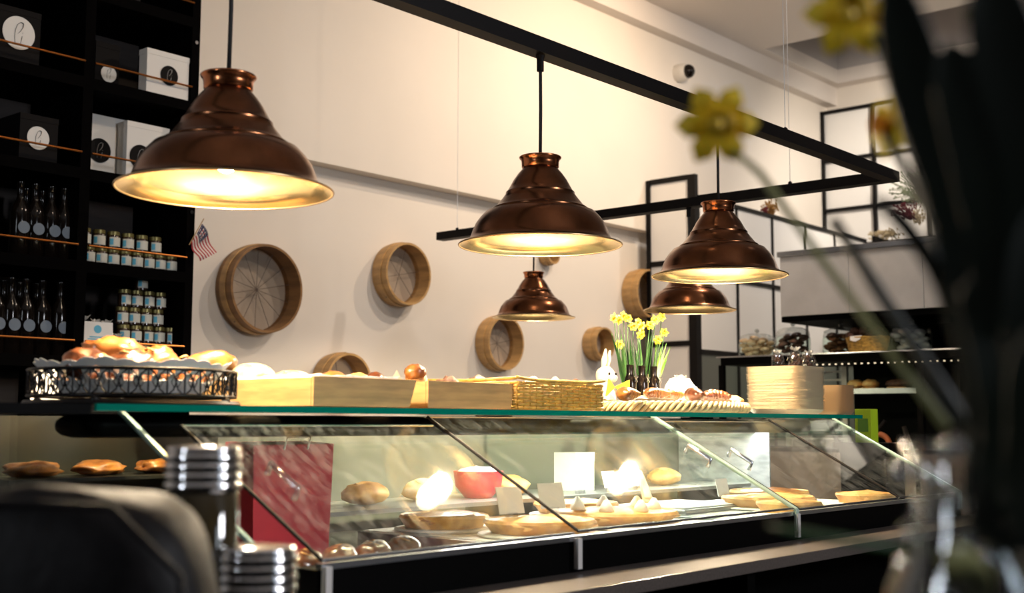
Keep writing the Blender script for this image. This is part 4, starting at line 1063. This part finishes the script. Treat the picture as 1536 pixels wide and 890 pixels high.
cake_stand(1190, 527, 6.12, .095, .17, 'empty looking domed glass jar behind the sweets bags', 'choco', 22)
cake_stand(1262, 527, 6.25, .100, .165, 'domed glass jar of brown cookies', 'cookie_dark', 24)
cake_stand(1368, 527, 6.2, .105, .16, 'glass jar of white meringues at the right', 'meringue', 20, rr=.034)
# basket of dark muffins
p = onX(1302, 525, 6.1)
mbk = thing('muffin_basket', (6.1, p.y, 1.6225), 'small woven basket of dark muffins between glass jars', 'basket')
mb = MB()
for k in range(9):
    z = .006+.009*k; f = .85+.15*k/8; mb.tube([((.075*f)*math.cos(2*PI*i/40), (.115*f)*math.sin(2*PI*i/40), z+.0015*math.sin(i*PI/2+k*PI)) for i in range(40)], .0052, 5, True)
tag(mb.build('woven_wall', 'wicker', mbk, True), kind='stuff')
MB().lathe([(.001, .004), (.84, .004)], 30, cap=False, sx=.075, sy=.115).build('bottom', 'wicker', mbk)
for k in range(9):
    o = MB().blob((random.uniform(-.03, .03), -.08+.02*k, .09+.022*(k % 2)), .028, .028, .024, .3, 4, 14, 10, seed=k).build('muffin', 'choco', None, True)
    o.location = mbk.location; tag(o, 'dark chocolate muffin heaped in the small woven basket', 'muffin', 'muffins in the small woven basket')
t = thing('paper_napkin', (6.03, p.y+.03, 1.6225+.075), 'white paper napkin hanging over the muffin basket', 'napkin')
MB().add([(0, -.03, .012), (0, .035, .010), (-.012, .03, -.012), (-.014, 0, -.02), (-.012, -.025, -.008)], [(0, 1, 2, 3, 4)]).build('napkin_sheet', 'paperw', t, solid=.001)
# orange pastry on the inner shelf
for k, (px, lab, m) in enumerate(((1284, 'orange baked slice on the inner shelf, left piece', 'pieorange'), (1306, 'orange baked slice on the inner shelf, right piece', 'pieorange'), (1350, 'dark pastry on the inner shelf behind the post', 'choco'))):
    p = onX(px, 578, 6.12); t = thing('pastry_slice', (6.12, p.y, 1.434), lab, 'pastry')
    MB().blob((0, 0, .022), .05, .044+.03*(k == 2), .026, .25, 5, seed=k, flatb=.3).build('pastry_top', m, t, True); MB().box(-.05, .05, -.05, .05, .0, .006).build('pastry_base', 'crust3', t)
# sweets bags wrapped in cellophane behind the plate stack
for k, (px, py, s, lab) in enumerate(((1195, 522, .055, 'cellophane bag of dark sweets right above the plate stack'), (1218, 525, .05, 'cellophane bag of dark sweets at the back of the shelf end'), (1174, 528, .045, 'small cellophane bag just above the plates'))):
    p = onY(px, 622, 2.16)
    bag(p.x, 2.16+.008*k, ZS+.162, s*1.2, lab, 'choco')
st = thing('sweets_stand', (onY(1198, 622, 2.17).x, 2.17, ZS), 'clear glass pedestal stand for the sweets bags', 'stand')
MB().lathe([(.05, 0), (.045, .006), (.012, .012), (.010, .145), (.09, .155), (.125, .157), (.125, .161), (.001, .161)], 30).build('pedestal', 'crystal', st, True, sharp=40)

# ------------------------------------------------------------------ dried plants
def tuft(name, c, s, m, n, label, cat, spread=1.0, m2=None, direction=(0, 0, 1)):
    t = thing(name, c, label, cat); D_ = Vector(direction)
    for q, mm in enumerate([m]+([m2] if m2 else [])):
        mb = MB()
        for k in range(n):
            v = (D_*random.uniform(.3, 1)+Vector((random.uniform(-1, 1), random.uniform(-1, 1), random.uniform(-.5, .8)))*spread*.7)*s
            mid = v*.5+Vector((0, 0, s*.1)); b_ = Vector((random.uniform(-.2, .2)*s, random.uniform(-.2, .2)*s, 0))
            mb.tube([b_, b_+mid, b_+v], [.0015, .0022, .003], 4); mb.blob(b_+v, .007, .007, .009, .4, 3, 6, 4, seed=k)
        tag(mb.build('dried_stems', mm, t), kind='stuff')
    return t
tuft('dried_flowers', onY(1157, 322, 4.41), .085, 'dried_gold', 60, 'tuft of golden dried flowers on top of the partition', 'dried flowers')
o_ = bpy.data.objects['dried_flowers']; o_.location.z = zk(2.82)+.013
tuft('dried_flowers', Vector((7.98, 4.41, zk(2.82)+.013)), .03, 'dried_red', 12, 'tiny sprig of dried flowers at the right end of the tuft', 'dried flowers')
wsh = thing('plant_shelf', (8.6, 3.3, 2.6), 'thin black shelf carrying dried grasses above the hood', 'shelf')
s0 = onX(1318, 370, 8.6); s1 = onX(1425, 350, 8.6)
loc(sbox('shelf_board', 'track', 8.4, 8.8, s1.y-.5, s0.y, s0.z-.02, s0.z+.01), wsh)
for y in (s1.y-.4, s0.y-.3): loc(sbox('shelf_leg', 'track', 8.58, 8.61, y, y+.03, 0, s0.z-.02), wsh)
for y in (s1.y, s0.y-.05): loc(sbox('shelf_bracket', 'track', 8.4, 8.8, y-.01, y+.01, s0.z+.01, s0.z+.05), wsh)
zz = s0.z+.01
def grass(px, py, s, m, n, lab, dirn, X=8.55, sp=.7, m2=None):
    p = onX(px, py, X); return tuft('dried_grass', (p.x, p.y, max(p.z, zz)), s, m, n, lab, 'dried grass', sp, m2, dirn)
grass(1342, 352, .14, 'dried_straw', 70, 'pale straw plume drooping at the shelf end', (0, .9, -.1))
grass(1368, 330, .16, 'dried_red', 80, 'burgundy dried sprays curving up the wreath', (0, .3, .6))
grass(1385, 300, .26, 'dried_green', 110, 'sage green dried grasses before the window grid', (0, .2, .4), sp=.9)
grass(1378, 335, .12, 'dried_straw', 40, 'cream dried sprays hanging in front of the shelf', (0, -.1, .5))
grass(1500, 160, .28, 'dried_green', 80, 'dark dried foliage at the top right corner', (0, .1, .2), sp=1.0)

# tall dark block added for the edge darkness at the far right
dk = thing('dark_block', (5.2, 1.4, 0), 'tall dark block added to blacken the right edge', 'dark block')
cp = onX(1447, 500, 5.4)
loc(sbox('dark_block_body', 'caseblack', 5.4, 6.3, cp.y-1.4, cp.y, 0, 2.38, bevel=.004), dk)
for k in range(2): d_ = loc(sbox('dark_block_front', 'caseblack', 5.38, 5.398, cp.y-.56*(k+1)+.004, cp.y-.56*k-.004, .1, 2.34, bevel=.003), dk)

# ------------------------------------------------------------------ near table with shakers, bag, vase
tb = thing('high_table', (.5, .3, 0), 'dark high table in the foreground', 'table')
TZ = 1.05
def tbx(name, m, *a, bevel=0): return loc(sbox(name, m, *a, bevel=bevel), tb)
rotm = Matrix.Rotation(HEAD, 4, 'Z')
def tq(f0, f1, s0_, s1_, z0, z1):   # extents along view heading f and sideways s
    vs = []
    for z in (z0, z1):
        for f_, s_ in ((f0, s0_), (f1, s0_), (f1, s1_), (f0, s1_)): v = Fh*f_+R0*s_; vs.append((v.x, v.y, z))
    return MB().hexa(vs)
loc(tq(.25, 1.30, -.75, .75, TZ-.03, TZ).build('table_top', 'caseblack', None, bevel=.004), tb)
for f_, s_ in ((.3, -.7), (.3, .66), (1.2, -.7), (1.2, .66)): loc(tq(f_, f_+.04, s_, s_+.04, 0, TZ-.03).build('leg', 'caseblack'), tb)
def shaker(px, D, ztop, label, r=.0345):
    p = onD(px, 700, D); h = ztop-TZ
    t = thing('sugar_shaker', (p.x, p.y, TZ), label, 'shaker')
    MB().lathe([(r*.93, 0), (r*.96, .003), (r*.96, h-.044), (r*.9, h-.042)], 40).build('glass_body', 'amber', t, True, sharp=50)
    b_ = h-.043; pr = [(r*.95, b_)]
    for k in range(4): z = b_+.002+k*.0088; pr += [(r*.97, z), (r*1.02, z+.002), (r*1.035, z+.0042), (r*1.02, z+.0064), (r*.97, z+.008)]
    pr += [(r*.97, b_+.037), (r*.99, b_+.039), (r*.96, b_+.0425), (r*.6, b_+.0435), (.001, b_+.044)]
    MB().lathe(pr, 48).build('ribbed_lid', 'chrome', t, True)
    return t
shaker(305, 1.15, 1.2275, 'tall chrome lidded sugar shaker at the left foreground')
shaker(390, 1.12, 1.138, 'short chrome lidded shaker at the bottom foreground')
hb_ = onD(150, 735, .95)
hb_ = hb_-R0*.022
bg = thing('leather_bag', (hb_.x, hb_.y, TZ), 'dark leather bag lying in the left foreground', 'bag', rz=HEAD-PI/2)
vs = []; mbb = MB(); n1, n2 = 30, 18
for j in range(n2+1):
    ph = j/n2*PI/2
    for i in range(n1):
        a = 2*PI*i/n1; cx = abs(math.cos(a))**.55*(1 if math.cos(a) > 0 else -1); cy = abs(math.sin(a))**.7*(1 if math.sin(a) > 0 else -1)
        k = math.cos(ph)**.35 if ph < PI/2-.01 else .02
        v = Vector((.118*cx*k, .07*cy*k, .150*math.sin(ph)**.8 if j else 0)); v.z -= .03*(cx*k*.9)**2*math.sin(ph); v *= 1+.05*noise.noise(v*14)
        vs.append(v)
mbb.add(vs, [(j*n1+i, j*n1+(i+1) % n1, (j+1)*n1+(i+1) % n1, (j+1)*n1+i) for j in range(n2) for i in range(n1)]+[tuple(reversed(range(n1))), tuple(n2*n1+i for i in range(n1))]).build('bag_body', 'leather', bg, True)
MB().tube([(-.11, -.068, .02), (-.105, -.070, .10), (-.04, -.058, .142), (.05, -.058, .138), (.105, -.070, .09), (.11, -.068, .02)], .003, 8).build('piping', 'leather', bg, True)

# vase with daffodils (out of focus foreground)
vp = onD(1440, 700, .60)
vs_ = thing('glass_vase', (vp.x, vp.y, TZ), 'clear glass vase holding daffodils in the right foreground', 'vase')
MB().lathe([(.030, 0), (.036, .01), (.042, .07), (.036, .12), (.022, .150), (.019, .168), (.027, .192), (.025, .192), (.017, .168), (.020, .150), (.033, .12), (.039, .07), (.033, .012), (.001, .010)], 36, cap=False).build('vase_glass', 'crystal', vs_, True)
mb = MB()
for k in range(30): mb.blob(((.045 if k > 16 else .040)*math.cos(k*2.4)*(1 if k < 17 else .6), (.045 if k > 16 else .040)*math.sin(k*2.4)*(1 if k < 17 else .6), .02+.0058*k), .006, .007, .007, .1, 3, 10, 8)
tag(mb.build('glint_beads', 'crystal', vs_, True), kind='stuff')  # beads added to give the vase blurred glints
VO = Vector((vp.x, vp.y, TZ))
bq = thing('daffodil_bouquet', (vp.x, vp.y, TZ+.02), 'blurred bouquet of yellow daffodils with dark leaves in the vase', 'bouquet')
BO = VO+Vector((0, 0, .02))
def toward(px, py, D): return onD(px, py, D)-BO
def bstem(pts, r, m='stem'): return MB().tube(pts, r, 8).build('stem', m, bq, True)
def facecam(p, dx=0, dy=0, dz=0): v = (EYEP-(p+BO)).normalized(); return v+RT*dx+Vector((0, 0, dz))
# flower heads
for (px, py, D, r_, fc) in ((1075, 187, .78, .0245, (.15, .0)), (1272, 22, .70, .024, (.25, .3))):
    c = toward(px, py, D); petal_flower(bq, c, r_*1.12, facecam(c, fc[0], 0, fc[1]), 'yellow', 'yellow2'); MB().lathe([(.003, 0), (.0045, .005), (.002, .010)], 12, c+facecam(c)*.010, axis=facecam(c)).build('flower_base', 'yellow2', bq, True)
c = toward(1338, 188, .72); petal_flower(bq, c, .021, (-RT*1.0+Vector((0, 0, .05))+(-FW)*.35))
c = toward(1440, 350, .66); petal_flower(bq, c, .016, Vector((0, 0, 1)), 'stem', 'stem')
c = toward(1475, 20, .62); petal_flower(bq, c, .012, Vector((0, 0, 1)), 'stem', 'stem')
for pts, r_, m_ in (([(1085, 215, .79), (1140, 260, .76), (1240, 400, .72), (1330, 520, .67), (1420, 640, .62)], .0026, 'stem'),
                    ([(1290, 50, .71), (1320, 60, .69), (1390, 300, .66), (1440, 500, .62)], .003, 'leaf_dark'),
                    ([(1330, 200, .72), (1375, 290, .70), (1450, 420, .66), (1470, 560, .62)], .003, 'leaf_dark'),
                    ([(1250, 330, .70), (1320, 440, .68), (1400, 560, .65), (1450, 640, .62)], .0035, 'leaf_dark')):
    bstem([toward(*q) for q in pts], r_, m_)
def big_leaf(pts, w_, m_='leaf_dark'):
    P_ = [toward(*q) for q in pts]; n = 24; vs = []
    def cr(u):
        k = u*(len(P_)-1); i = min(int(k), len(P_)-2); f_ = k-i
        p0, p1, p2, p3 = P_[max(i-1, 0)], P_[i], P_[i+1], P_[min(i+2, len(P_)-1)]
        return .5*((2*p1)+(p2-p0)*f_+(2*p0-5*p1+4*p2-p3)*f_*f_+(3*p1-p0-3*p2+p3)*f_**3)
    for i in range(n+1):
        u = i/n; c = cr(u); t_ = (cr(min(1, u+.02))-cr(max(0, u-.02))).normalized(); s_ = t_.cross((EYEP-(c+BO)).normalized()).normalized()
        fold = (EYEP-(c+BO)).normalized()
        ww = w_*(.55+.45*math.sin(min(1, u*1.3)*PI*.6))*(1-max(0, u-.75)**2*15.5)
        vs += [c-s_*ww/2+fold*ww*.12, c-fold*ww*.08, c+s_*ww/2+fold*ww*.16]
    MB().add(vs, [f for i in range(n) for f in ((3*i, 3*i+1, 3*i+4, 3*i+3), (3*i+1, 3*i+2, 3*i+5, 3*i+4))]).build('leaf', m_, bq, True, solid=.001)
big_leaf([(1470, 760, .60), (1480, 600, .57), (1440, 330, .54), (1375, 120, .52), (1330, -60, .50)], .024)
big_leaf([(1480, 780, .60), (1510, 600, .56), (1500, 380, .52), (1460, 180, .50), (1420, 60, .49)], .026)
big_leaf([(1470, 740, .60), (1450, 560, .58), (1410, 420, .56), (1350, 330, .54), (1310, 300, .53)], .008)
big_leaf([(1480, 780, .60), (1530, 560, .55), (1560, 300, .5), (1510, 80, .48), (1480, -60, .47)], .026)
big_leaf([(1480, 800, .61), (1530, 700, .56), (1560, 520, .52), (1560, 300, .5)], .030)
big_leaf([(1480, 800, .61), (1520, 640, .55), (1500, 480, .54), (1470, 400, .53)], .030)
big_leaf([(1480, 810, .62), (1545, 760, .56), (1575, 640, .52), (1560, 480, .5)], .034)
big_leaf([(1455, 830, .60), (1380, 825, .60), (1280, 812, .62), (1150, 790, .66)], .0045, 'leaf')
big_leaf([(1470, 900, .56), (1462, 870, .52), (1440, 848, .5), (1410, 835, .49)], .016, 'stem')
